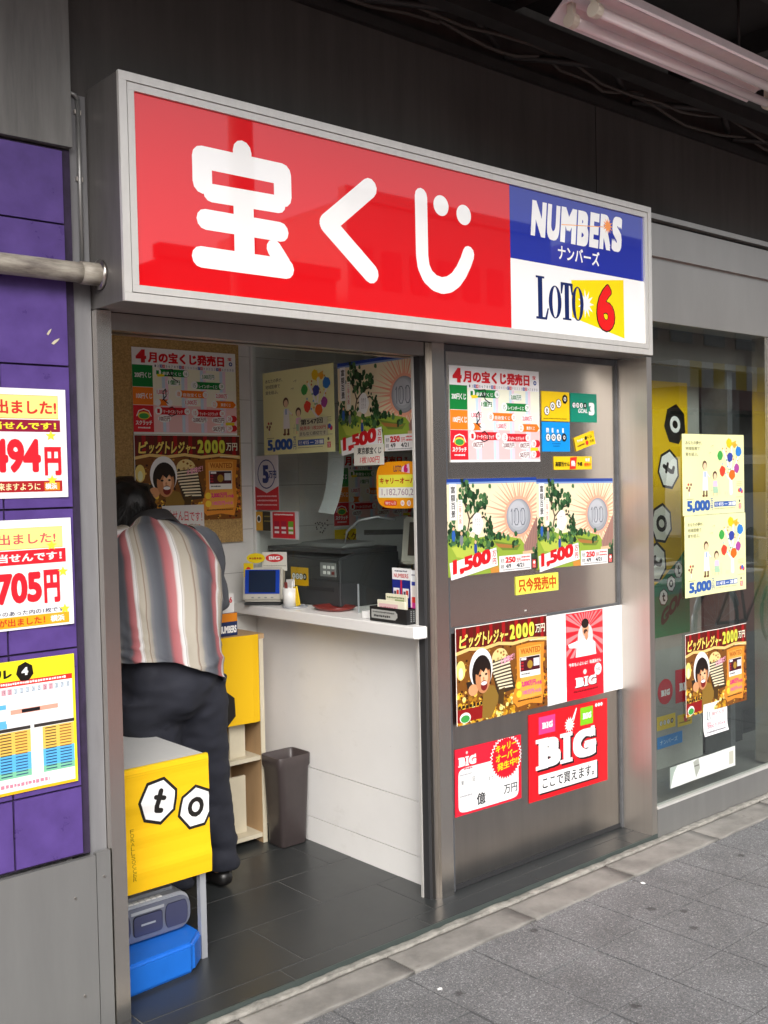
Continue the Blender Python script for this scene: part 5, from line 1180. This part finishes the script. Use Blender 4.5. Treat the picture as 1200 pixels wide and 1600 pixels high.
def d1(s):
    s.rect(0, .30, 1, 1, '#1c2a80', 1); s.rect(.46, .30, .54, 1, '#c8283c', 2); s.text('NUMBERS', .1, .14, .9, .25, '#c84a4a', 3, .02); s.line(.15, .05, .85, '#5a5a6a', .05, 2, 2)
    for x in (.06, .58): s.rect(x, .52, x+.34, .76, '#e6e4e8', 3); s.rect(x+.18, .57, x+.30, .72, '#c8382c', 4); s.rect(x+.04, .60, x+.16, .70, '#4a4a5a', 4)
def d2(s): s.rect(0, .3, 1, .58, '#20349a', 1); s.rect(0, .58, 1, .85, '#d8382c', 1); s.rect(0, .85, 1, 1, '#d83a9a', 1); s.rect(.2, .4, .7, .7, '#e8e0dc', 2); s.line(.1, .1, .8, '#8a8a9a', .05, 2, 2)
def d3(s): s.line(.06, .15, .9, '#6a7a4a', .12, 2, 2); s.rect(.1, .4, .4, .85, '#ddd7b8', 2); s.rect(.45, .3, .9, .8, '#9aa878', 2); s.rect(.2, .45, .3, .8, '#d87a3a', 3)
def d4(s): s.rect(.05, .25, .75, .85, '#e8c4c4', 1); s.line(.1, .45, .7, '#c86a7a', .25, 2, 2)
leaf_card(.105, .150, 2.735, .235, CZ+.205, d1, '#f1f1f4'); leaf_card(.088, .148, 2.742, .165, CZ+.200, d2, '#eceef4'); leaf_card(.12, .065, 2.712, .250, CZ+.105, d3, '#e3e0c6'); leaf_card(.160, .052, 2.684, .268, CZ+.082, d4, '#f2ead2')

# ------------------------------------------------------------------ behind the counter glass
pr = thing('ticket_printer', (2.98, .93, CZ), 'bulky black ticket printer behind the counter glass', 'printer')
bm = bmesh.new(); prism(bm, [(2.815, CZ+.001), (3.16, CZ+.001), (3.16, CZ+.235), (2.90, CZ+.235), (2.815, CZ+.215)], .665, 1.225, 1); mk('printer_body', bm, M['dgrey'], pr, .008, 3)
box('printer_lid', 2.83, 3.15, .67, 1.22, CZ+.2355, CZ+.252, M['dgrey'], pr, .004)
box('paper_slot', 2.812, 2.8148, .71, .90, CZ+.07, CZ+.085, M['gap'], pr, 0)
box('side_seam', 2.8145, 2.8165, .67, 1.22, CZ+.118, CZ+.121, M['gap'], pr, 0)
box('control_panel', 2.8125, 2.8155, .69, .80, CZ+.135, CZ+.195, M['mgrey'], pr, .002)
for k in range(6): box('button', 2.8105, 2.8128, .70+(k % 3)*.03, .718+(k % 3)*.03, CZ+.145+(k//3)*.024, CZ+.158+(k//3)*.024, M['white'] if k else M['redlac'], pr, .001)
bm = bmesh.new(); prism(bm, [(2.90, CZ+.2525), (3.10, CZ+.2525), (3.10, CZ+.275), (2.94, CZ+.268)], .76, 1.10, 1); mk('paper_cover', bm, M['mgrey'], pr, .004)
s = Sheet(.13, .082, '#d8a800')
for k in range(4): hexa(s, .18+k*.21, .5, .2, .3, k == 3, 'to'[k % 2])
place(s, 'sticker', (2.8135, 1.02, CZ+.165), 'glass', parent=pr)
gm = thing('tilted_display', (3.22, .72, CZ), 'grey tilted customer display behind the black printer', 'display')
MG = Matrix.Translation((3.28, .905, CZ+.02)) @ Matrix.Rotation(math.radians(-45), 4, 'Z') @ Matrix.Rotation(math.radians(-14), 4, 'X')
box('display_body', -.14, .14, -.02, .02, .13, .36, M['mgrey'], gm, .015, MG); box('display_slot', -.10, .10, -.0225, -.0205, .27, .295, M['gap'], gm, .001, MG); box('display_arm', -.03, .03, -.01, .01, .0, .129, M['mgrey'], gm, .004, MG)
ar = tubeo('desk_lamp', [(3.0, .86, CZ+.25), (3.0, .84, CZ+.32), (3.03, .79, CZ+.37), (3.09, .73, CZ+.385), (3.15, .68, CZ+.37)], .006, M['silver']); tag(ar, 'thin curved chrome lamp arm rising behind the printer', 'lamp')
mo = thing('monitor', (3.05, .36, CZ), 'beige monitor with a brown screen behind the counter glass', 'monitor')
MM = Matrix.Translation((3.06, .385, CZ)) @ Matrix.Rotation(math.radians(-62), 4, 'Z')
box('stand', -.07, .07, -.05, .05, .001, .125, M['white'], mo, .004, MM); box('shelf_block', -.085, .085, -.06, .06, .1255, .165, M['wood'], mo, .003, MM)
MM2 = MM @ Matrix.Translation((0, 0, .185)) @ Matrix.Rotation(math.radians(-14), 4, 'X')
box('swivel', -.05, .05, -.03, .03, -.018, .001, M['dgrey'], mo, .003, MM2); box('housing', -.105, .105, -.03, .03, .002, .205, M['beige'], mo, .008, MM2); box('screen', -.075, .075, -.0325, -.0305, .035, .180, M['brownscreen'], mo, .001, MM2)
ch = thing('office_chair', (3.42, .62, 0), 'dark blue office chair behind the counter glass', 'chair')
bm = bmesh.new(); prism(bm, [(.42, .93), (.44, 1.14), (.52, 1.20), (.72, 1.20), (.80, 1.14), (.82, .93)], 3.40, 3.46, 0); mk('backrest', bm, M['navyp'], ch, .012, 2)
box('seat', 3.2, 3.45, .44, .80, .50, .57, M['navyp'], ch, .02); tubeo('column', [(3.33, .62, .05), (3.33, .62, .499)], .025, M['dgrey'], ch); tubeo('back_bar', [(3.44, .62, .52), (3.475, .62, .7), (3.465, .62, .95)], .015, M['dgrey'], ch)
for k in range(5):
    a = k*2*math.pi/5; tubeo('foot', [(3.33+.02*math.cos(a), .62+.02*math.sin(a), .07), (3.33+.2*math.cos(a), .62+.2*math.sin(a), .035)], .015, M['dgrey'], ch, 8)
s = Sheet(.11, .27, '#b9c0c2'); s.line(.2, .1, .8, '#8a9092', .01, 2, 3)
put(s, 'receipt_strip', .755, 1.735, 'curled pale receipt strip hanging inside the counter glass', y=2.790, face=(Vector((0, -1, 0)), Vector((0, 0, 1))), cat='paper', curl=(1, lambda t: -.005-.05*t**3, 10)) if False else None
o = place(s, 'receipt_strip', (2.850, .770, 1.730), 'glass', -4, (1, lambda t: .05*t**3, 10)); tag(o, 'curled pale receipt strip hanging behind the counter glass', 'paper')
box('under_counter_shelf', 2.81, 3.24, .09, 1.24, .72, .74, M['white_panel'], ct, 0)

# ================================================================== THE MAN
man = thing('person', (2.03, .72, 0), 'man in a striped short sleeved shirt bending over the desk', 'person')
def nz(p, sc, a): return noise.noise_vector(Vector(p)*sc)*a
def limb(bm, pts, rs, n=16, ratio=1.0):
    pts = [Vector(p) for p in pts]; rings = []
    for i, p in enumerate(pts):
        d = pts[min(i+1, len(pts)-1)]-pts[max(i-1, 0)]; l, f = frame(d); rings.append(ring(p, rs[i], l, f, n, rs[i]*ratio))
    loft(bm, rings)
def remesh(name, bm, vox, mat, parent, smooth_it=6):
    bmesh.ops.recalc_face_normals(bm, faces=bm.faces)
    me = bpy.data.meshes.new('tmp'); bm.to_mesh(me); bm.free()
    o = bpy.data.objects.new('tmp', me); COL.objects.link(o)
    m = o.modifiers.new('r', 'REMESH'); m.mode = 'VOXEL'; m.voxel_size = vox
    m2 = o.modifiers.new('s', 'SMOOTH'); m2.iterations = smooth_it; m2.factor = .5
    bpy.context.view_layer.update()
    out = bpy.data.meshes.new_from_object(o.evaluated_get(bpy.context.evaluated_depsgraph_get())); bpy.data.objects.remove(o)
    out.name = name; out.materials.clear(); out.materials.append(mat)
    for p in out.polygons: p.use_smooth = True
    o = bpy.data.objects.new(name, out); return link(o, parent)
skin = PM('skin', (.44, .25, .165), .5, 0, 30, .08); hairm = PM('black_hair', (.008, .007, .007), .45, 0, 60, .4, (1, 1, 1), 220, .7)
bm = bmesh.new()
HC = Vector((2.020, 1.065, 1.492))                   # head, tipped forward over the desk
hd = Vector((-.05, .52, -.85)).normalized()          # chin direction
# skull, jaw, neck
side = Vector((1, .05, 0)).normalized(); up_ = -hd; fwd_ = side.cross(up_).normalized()*-1
if fwd_.y < 0: fwd_ = -fwd_
def hp(a, b_, c): return HC+side*a+fwd_*b_+up_*c
loft(bm, [ring(hp(0, -.01, .105), .020, side, fwd_, 20), ring(hp(0, -.005, .095), .050, side, fwd_, 20, .060), ring(hp(0, 0, .06), .072, side, fwd_, 20, .090), ring(hp(0, .0, .01), .076, side, fwd_, 20, .096), ring(hp(0, .012, -.045), .066, side, fwd_, 20, .082), ring(hp(0, .03, -.090), .048, side, fwd_, 20, .058), ring(hp(0, .045, -.115), .022, side, fwd_, 20, .028)])
limb(bm, [hp(0, .098, .0), hp(0, .118, -.035), hp(0, .098, -.045)], [.009, .014, .008], 8)      # nose
for sgn in (-1, 1):
    limb(bm, [hp(sgn*.074, .0, .02), hp(sgn*.086, -.008, .0), hp(sgn*.078, .0, -.028)], [.010, .016, .009], 8)   # ears
    limb(bm, [hp(sgn*.030, .078, .012), hp(sgn*.030, .090, .012)], [.012, .010], 8)
limb(bm, [hp(-.02, .085, -.075), hp(.02, .085, -.075)], [.009, .009], 8)
NB = Vector((2.06, .93, 1.415))
limb(bm, [HC+hd*.03+Vector((0, -.03, 0)), (HC+NB)/2+Vector((0, -.02, -.01)), NB, NB+Vector((0, -.05, -.08))], [.055, .056, .060, .075], 16)
spine = [(1.93, .575, .88), (1.945, .61, .99), (1.985, .69, 1.13), (2.03, .79, 1.27), (2.055, .87, 1.37)]
limb(bm, spine, [.11, .11, .12, .125, .09], 20)
SHR, SHL = Vector((2.235, .865, 1.335)), Vector((1.875, .875, 1.345))
limb(bm, [SHL, (2.055, .88, 1.37), SHR], [.065, .085, .065], 14)
ELR, ELL = Vector((2.325, .935, 1.065)), Vector((1.755, .94, 1.075))
WRR, WRL = Vector((2.215, 1.075, .965)), Vector((1.93, 1.085, .962))
limb(bm, [SHR, (SHR+ELR)/2, ELR, (ELR*.6+WRR*.4), WRR], [.052, .048, .040, .037, .026], 14)
limb(bm, [SHL, (SHL+ELL)/2, ELL, (ELL*.6+WRL*.4), WRL], [.052, .048, .040, .037, .026], 14)
for wr, el, sgn in ((WRR, ELR, 1), (WRL, ELL, -1)):
    d = Vector((-.35*sgn, .9, -.10)).normalized(); l = Vector((.9, .35*sgn, 0)).normalized()
    palm = wr+d*.045
    limb(bm, [wr, wr+d*.03, palm+d*.02, palm+d*.042], [.024, .032, .036, .030], 12, .45)
    for k in range(4):
        b0 = palm+d*.03+l*(-.027+.018*k); L_ = (.062, .072, .068, .052)[k]
        limb(bm, [b0, b0+d*L_*.45+Vector((0, 0, .006)), b0+d*L_*.8+Vector((0, 0, -.004)), b0+d*L_+Vector((0, 0, -.014))], [.0088, .0085, .008, .0065], 8)
    tb0 = wr+d*.03-l*sgn*.022
    limb(bm, [tb0, tb0-l*sgn*.02+d*.028, tb0-l*sgn*.016+d*.055], [.011, .010, .008], 8)
HPR, HPL = Vector((2.015, .585, .83)), Vector((1.845, .585, .84))
FTR, FTL = Vector((2.205, .705, .075)), Vector((1.975, .665, .075))
KNR, KNL = Vector((2.135, .665, .46)), Vector((1.92, .655, .46))
limb(bm, [HPR, KNR, FTR], [.075, .055, .042], 14); limb(bm, [HPL, KNL, FTL], [.075, .055, .042], 14); limb(bm, [HPL, HPR], [.09, .09], 14)
for f in (FTR, FTL): limb(bm, [f+Vector((0, -.03, -.035)), f+Vector((.0, .06, -.045)), f+Vector((.0, .17, -.052))], [.035, .034, .022], 12)
remesh('body', bm, .0075, skin, man, 4)
# hair: cap with uneven fringe at the nape
bm = bmesh.new(); n = 40; rings = []
for c, a, b_, off in ((.135, .012, .012, -.01), (.128, .052, .058, -.008), (.104, .085, .095, -.006), (.064, .101, .116, -.006), (.015, .106, .120, -.012), (-.035, .100, .108, -.028), (-.080, .082, .082, -.050), (-.104, .060, .052, -.058)):
    rings.append([p+nz(p, 22, .018)+nz(p, 60, .008) for p in ring(hp(0, off, c), a, side, fwd_, n, b_)])
loft(bm, rings); bmesh.ops.recalc_face_normals(bm, faces=bm.faces)
hr = mk('hair', bm, hairm, man, smooth=True)
bm = bmesh.new(); rh = random.Random(2)
for k in range(2600):
    a = rh.uniform(0, 2*math.pi); t = rh.uniform(-.075, .122); w_ = math.sqrt(max(.05, 1-((t-.02)/.112)**2))
    p = hp(.103*w_*math.cos(a), -.015+.117*w_*math.sin(a), t); nrm = (p-hp(0, -.01, .02)).normalized()
    dn = (hd+nrm*.35+Vector((rh.uniform(-.5, .5), rh.uniform(-.5, .5), rh.uniform(-.3, .3)))).normalized(); wv_ = nrm.cross(dn).normalized()*rh.uniform(.0015, .004); L_ = rh.uniform(.03, .07)
    p = p-nrm*.006
    vs = [bm.verts.new(q) for q in (p-wv_, p+wv_, p+dn*L_+nrm*.014)]; bm.faces.new(vs)
mk('hair_strands', bm, hairm, hr)['kind'] = 'stuff'

# trousers
trm = PM('navy_trousers', (.018, .020, .032), .8, 0, 14, .25, (1, 1, 1), 300, .25)
bm = bmesh.new()
lx, fy = Vector((1, .10, 0)).normalized(), Vector((-.10, 1, 0)).normalized()
loft(bm, [ring(c_, a_, lx, fy, 32, b_, 2.4) for c_, a_, b_ in (((1.93, .58, 1.03), .178, .125), ((1.93, .575, .95), .184, .138), ((1.93, .57, .87), .186, .146), ((1.935, .58, .79), .180, .136), ((1.94, .59, .73), .13, .09))])
def leg(hip, kn, ft, dx):
    a = hip+Vector((dx*.015, -.01, .02)); pts = [a, a*.55+kn*.45, kn, kn*.5+ft*.5, ft+Vector((0, 0, .10)), ft+Vector((0, 0, -.005))]
    limb(bm, pts, [.122, .102, .080, .074, .070, .074], 22, 1.05)
leg(HPR, KNR, FTR, 1); leg(HPL, KNL, FTL, -1)
tr = remesh('trousers', bm, .011, trm, man, 5)
for v in tr.data.vertices:
    q = v.co; f = .014*noise.noise(Vector((q.x*9, q.y*9, q.z*7)))+.008*noise.noise(Vector((q.x*7, q.y*7, q.z*16)))+.005*noise.noise(Vector((q.x*18, q.y*18, q.z*30)))
    if q.z < .28: f += .008*math.sin(q.z*70+q.x*20)*(1-q.z/.28)
    v.co += v.normal*f
shm = PM('black_shoe', (.012, .011, .011), .35, 0, 30, .2)
for f in (FTR, FTL):
    bm = bmesh.new(); limb(bm, [f+Vector((0, -.055, -.040)), f+Vector((0, -.03, -.036)), f+Vector((0, .06, -.042)), f+Vector((0, .16, -.050)), f+Vector((0, .205, -.056))], [.022, .038, .042, .041, .018], 18, .9); 
    for v in bm.verts: v.co.z = max(v.co.z, .001)
    bmesh.ops.recalc_face_normals(bm, faces=bm.faces); mk('shoe', bm, shm, man, smooth=True)

# shirt
def shirt_mat():
    m = bpy.data.materials.new('striped_shirt'); m.use_nodes = True; t = m.node_tree; b = t.nodes['Principled BSDF']
    uv = t.nodes.new('ShaderNodeUVMap'); uv.uv_map = 'UV'; sp = t.nodes.new('ShaderNodeSeparateXYZ'); t.links.new(uv.outputs[0], sp.inputs[0])
    fr = t.nodes.new('ShaderNodeMath'); fr.operation = 'FRACT'; t.links.new(sp.outputs[0], fr.inputs[0])
    rp = t.nodes.new('ShaderNodeValToRGB'); cr = rp.color_ramp; cr.interpolation = 'LINEAR'
    stops = [(0, '#5c5e65'), (.06, '#66666c'), (.11, '#8a6166'), (.16, '#b0686c'), (.30, '#c58083'), (.34, '#e2dddc'), (.395, '#efedec'), (.405, '#a9a3a0'), (.415, '#e2dfdc'), (.45, '#bdb5a6'), (.57, '#c0b9ab'), (.60, '#8d7568'), (.615, '#b8b0a3'), (.68, '#a6a198'), (.72, '#85868a'), (.80, '#6e7178'), (.93, '#5f626a')]
    cr.elements[0].position = 0; cr.elements[0].color = (*H(stops[0][1]), 1); cr.elements[1].position = 1; cr.elements[1].color = (*H('#5c5e65'), 1)
    for p, c in stops[1:]: e = cr.elements.new(p); e.color = (*H(c), 1)
    t.links.new(fr.outputs[0], rp.inputs[0])
    w_ = t.nodes.new('ShaderNodeTexWave'); w_.inputs['Scale'].default_value = 60; w_.bands_direction = 'X'; t.links.new(uv.outputs[0], w_.inputs['Vector'])
    mx = t.nodes.new('ShaderNodeMix'); mx.data_type = 'RGBA'; mx.blend_type = 'MULTIPLY'; mx.inputs[0].default_value = .25
    t.links.new(rp.outputs[0], mx.inputs[6]); t.links.new(w_.outputs['Color'], mx.inputs[7]); t.links.new(mx.outputs[2], b.inputs['Base Color'])
    b.inputs['Roughness'].default_value = .85; b.inputs['Specular IOR Level'].default_value = .2
    ge = t.nodes.new('ShaderNodeNewGeometry'); n = t.nodes.new('ShaderNodeTexNoise'); n.inputs['Scale'].default_value = 350; t.links.new(ge.outputs['Position'], n.inputs['Vector'])
    bu = t.nodes.new('ShaderNodeBump'); bu.inputs['Strength'].default_value = .25; bu.inputs['Distance'].default_value = .001; t.links.new(n.outputs['Fac'], bu.inputs['Height']); t.links.new(bu.outputs[0], b.inputs['Normal'])
    return m
M['shirt'] = shirt_mat()
def catmull(P, t):
    n = len(P)-1; i = min(int(t*n), n-1); u = t*n-i
    p0, p1, p2, p3 = P[max(i-1, 0)], P[i], P[i+1], P[min(i+2, n)]
    return tuple(.5*((2*b)+(c-a)*u+(2*a-5*b+4*c-d)*u*u+(-a+3*b-3*c+d)*u**3) for a, b, c, d in zip(p0, p1, p2, p3))
bm = bmesh.new(); uvl = bm.loops.layers.uv.new('UV')
def sheet_loft(keys, rows, n, uscale, uoff, fold, yawf):
    """keys: (x,y,z, half width, half depth); lateral axis from yawf(t)"""
    vs = []
    pts = [catmull(keys, k/rows) for k in range(rows+1)]
    for k, q in enumerate(pts):
        a, b_ = Vector(pts[max(k-1, 0)][:3]), Vector(pts[min(k+1, rows)][:3]); ax = (b_-a).normalized()
        lat = yawf(k/rows); lat = (lat-ax*lat.dot(ax)).normalized(); fr = lat.cross(ax).normalized()
        row = []
        for i in range(n):
            p = ring(Vector(q[:3]), q[3], lat, fr, n, q[4], 2.5)[i]; o_ = (p-Vector(q[:3])).normalized()
            row.append(bm.verts.new(p+o_*fold(p, k/rows, i/n)))
        vs.append((row, q[3], q[4]))
    for k in range(rows):
        for i in range(n):
            j = (i+1) % n; f = bm.faces.new((vs[k][0][i], vs[k][0][j], vs[k+1][0][j], vs[k+1][0][i])); f.smooth = True
            for lp, (ii, kk) in zip(f.loops, ((i, k), (i+1, k), (i+1, k+1), (i, k+1))): lp[uvl].uv = (ii/n*uscale+uoff, kk/rows)
def ftor(p, t, a):
    f = .004*noise.noise(p*9)+.0025*noise.noise(p*22)
    lo = max(0, 1-t/.35)
    w1 = 1-abs(math.sin(p.z*44+4*noise.noise(p*5)+p.x*9)); f += lo*.020*(w1**2-.3)*(.7+.7*noise.noise(p*6+Vector((3, 1, 2))))
    w2 = 1-abs(math.sin(p.x*15+p.z*11+3*noise.noise(p*3.5))); f += .007*(w2**3)*(.6+.8*noise.noise(p*5))
    f += .007*math.sin(p.x*26+p.z*5+2*noise.noise(p*4))*(1-lo)*.8+.006*noise.noise(Vector((p.x*12, p.y*12, p.z*5)))
    return f+lo*.004
tor = [(1.918, .560, .880, .202, .160), (1.926, .578, .940, .204, .160), (1.942, .61, 1.01, .205, .158), (1.975, .665, 1.11, .212, .158), (2.01, .735, 1.21, .220, .160), (2.035, .800, 1.295, .216, .150), (2.05, .850, 1.355, .185, .120), (2.055, .885, 1.395, .125, .092), (2.058, .912, 1.418, .080, .078)]
yw = lambda t: Vector((1, .10-.06*t, -.16*(1-t)+.0))
sheet_loft(tor, 70, 120, -7.5, .40, ftor, yw)
def fslv(p, t, a): return .004*noise.noise(p*14)+.003*math.sin(t*20+a*6)
for sh_, el_, sg in ((SHR, ELR, 1), (SHL, ELL, -1)):
    st_ = sh_+Vector((-.055*sg, -.01, .012)); e_ = sh_*.06+el_*.94
    mid = (sh_+e_)/2
    keys = [(*st_, .078, .085), (*(sh_+Vector((.012*sg, -.005, -.012))), .088, .090), (*mid, .083, .086), (*e_, .082, .086)]
    sheet_loft(keys, 18, 40, -2.0, .1, fslv, lambda t: Vector((.2, 1, 0)))
for v in bm.verts:
    if v.co.z < 1.02 and v.co.y < .80:
        k = min(1, max(0, (1.02-v.co.z)/.12)); v.co.z += k*(.075*min(1, max(0, (1.97-v.co.x)/.22))+.012*noise.noise(v.co*11)-.012*math.sin(v.co.x*19))
sh_o = mk('shirt', bm, M['shirt'], man)
mm = sh_o.modifiers.new('thick', 'SOLIDIFY'); mm.thickness = .002
# collar
bm = bmesh.new(); rings = []
for rr_, dz, dy in ((.088, -.014, 0), (.080, .034, .014), (.088, .040, .010), (.118, -.016, -.022)):
    c = Vector((2.058, .915+dy, 1.418+dz)); ax = Vector((.02, .55, .83)).normalized(); lt = Vector((1, 0, 0)); fr = ax.cross(lt).normalized(); lt = fr.cross(ax)
    rings.append([p+nz(p, 20, .004) for p in ring(c, rr_, lt, fr, 32, rr_*.9)])
loft(bm, rings, False); bmesh.ops.recalc_face_normals(bm, faces=bm.faces); mk('collar', bm, PM('collar_cloth', H('#3f3d40'), .85, 0, 40, .2), man, smooth=True)

# ================================================================== ACROSS THE STREET (seen in the sign and the window)
def far_building(x0, x1, y, h, mat, cols, rows, label):
    t = thing('far_building', ((x0+x1)/2, y, -.19), label, 'building')
    box('wall', x0, x1, y-8, y, -.19, h, M[mat], t, 0)
    for i in range(cols):
        for j in range(rows):
            a = x0+(i+.18)*(x1-x0)/cols; z = 1.0+j*(h-1.5)/rows
            f = box('window', a, a+.64*(x1-x0)/cols, y+.002, y+.06, z, z+.55*(h-1.5)/rows, M['farglass'], t, 0)
    box('parapet', x0-.1, x1+.1, y-.3, y+.12, h+.001, h+.4, M[mat], t, 0)
far_building(-22, -6, -24, 9, 'bldg2', 6, 3, 'low brown building across the street')
far_building(3, 15, -26, 13, 'bldg', 6, 5, 'pale five storey building across the street')
far_building(15.5, 22, -25, 8.2, 'bldg2', 4, 2, 'narrow brown two storey building across the street')
far_building(22.5, 33, -25, 11.0, 'bldg', 8, 4, 'grey four storey building with many windows across the street')
far_building(34, 66, -24, 11.0, 'bldg2', 12, 3, 'long brown building at the far end of the street')
up = tubeo('utility_pole', [(6.2, -6.8, -.19), (6.2, -6.8, 9)], [.16, .11], M['concrete'], n=14); tag(up, 'grey concrete utility pole at the kerb across from the shop', 'pole')

M['awn_y'] = PM('awning_yellow', (.7, .5, .05), .7); M['awn_w'] = PM('awning_white', (.7, .68, .62), .7)
fb = thing('striped_awning', (44, -23.4, 4.6), 'yellow and white striped awning across the street', 'awning')
for k in range(16):
    box('awning_strip', 38+k*.9, 38.88+k*.9, -23.93, -22.4, 5.2, 6.3, M['awn_y'] if k % 2 else M['awn_w'], fb, 0)
box('awning_valance', 37.9, 52.5, -23.93, -22.3, 4.3, 5.18, M['redlac'], fb, 0)
van = thing('white_van', (22, -9.9, -.19), 'white van parked on the road across from the shop', 'van')
bm = bmesh.new(); prism(bm, [(19.6, .2), (19.6, 1.2), (19.75, 1.85), (20.0, 1.95), (23.2, 1.95), (23.6, 1.8), (24.1, 1.1), (24.6, .95), (24.65, .2)], -10.7, -9.1, 1); mk('van_body', bm, M['white'], van, .06, 3)
for a, b_ in ((19.95, 21.2), (21.3, 22.5), (22.6, 23.5)): box('side_window', a, b_, -9.105, -9.09, 1.15, 1.75, M['farglass'], van, 0)
for x in (20.4, 23.8):
    for y in (-10.6, -9.3): tubeo('wheel', [(x, y, .12), (x, y+.2, .12)], .31, M['black'], van, 20)
for y in (-10.5, -9.35): box('headlight', 24.63, 24.66, y, y+.2, .6, .75, M['silver'], van, 0)

bk = thing('bicycle', (8.6, -2.35, -.03), 'black city bicycle parked along the pavement', 'bicycle')
def wheel(x):
    pts = [(x+.33*math.cos(k*math.pi/20), -2.35, .30+.33*math.sin(k*math.pi/20)) for k in range(41)]
    wo = tubeo('wheel', pts, .017, M['black'], bk, 8)
    bm = bmesh.new()
    for k in range(18): tube(bm, [(x, -2.35, .30), (x+.32*math.cos(k*math.pi/9), -2.35, .30+.32*math.sin(k*math.pi/9))], .0016, 5)
    mk('spokes', bm, M['silver'], wo)['kind'] = 'stuff'
wheel(8.05); wheel(9.12)
bb, st2, hd2 = (8.52, -2.35, .28), (8.40, -2.35, .78), (8.93, -2.35, .80)
for a, b_ in ((bb, st2), (bb, hd2), (st2, (8.91, -2.35, .72)), (st2, (8.05, -2.35, .30)), (bb, (8.05, -2.35, .30))): tubeo('frame_tube', [a, b_], .015, M['redlac'], bk, 8)
tubeo('fork', [(8.91, -2.35, .86), (8.98, -2.35, .60), (9.12, -2.35, .30)], .013, M['silver'], bk, 8)
tubeo('handlebar', [(8.80, -2.62, .98), (8.90, -2.55, 1.0), (8.92, -2.35, .98), (8.90, -2.15, 1.0), (8.80, -2.08, .98)], .012, M['silver'], bk, 8)
tubeo('stem', [(8.91, -2.35, .86), (8.92, -2.35, .98)], .013, M['silver'], bk, 8); tubeo('seat_post', [st2, (8.37, -2.35, .90)], .013, M['silver'], bk, 8)
bm = bmesh.new(); loft(bm, [ring((8.22, -2.35, .93), .06, Vector((0, 1, 0)), Vector((0, 0, 1)), 14, .02), ring((8.30, -2.35, .94), .085, Vector((0, 1, 0)), Vector((0, 0, 1)), 14, .028), ring((8.42, -2.35, .93), .035, Vector((0, 1, 0)), Vector((0, 0, 1)), 14, .02), ring((8.50, -2.35, .925), .018, Vector((0, 1, 0)), Vector((0, 0, 1)), 14, .014)]); mk('saddle', bm, M['black'], bk, smooth=True)
box('basket', 9.02, 9.28, -2.50, -2.20, .78, .98, M['mgrey'], bk, .01)
for pts in ([(7.70, 0)],):
    tubeo('mudguard', [(8.05+.37*math.cos(math.radians(a)), -2.35, .30+.37*math.sin(math.radians(a))) for a in range(20, 190, 12)], .014, M['silver'], bk, 6)
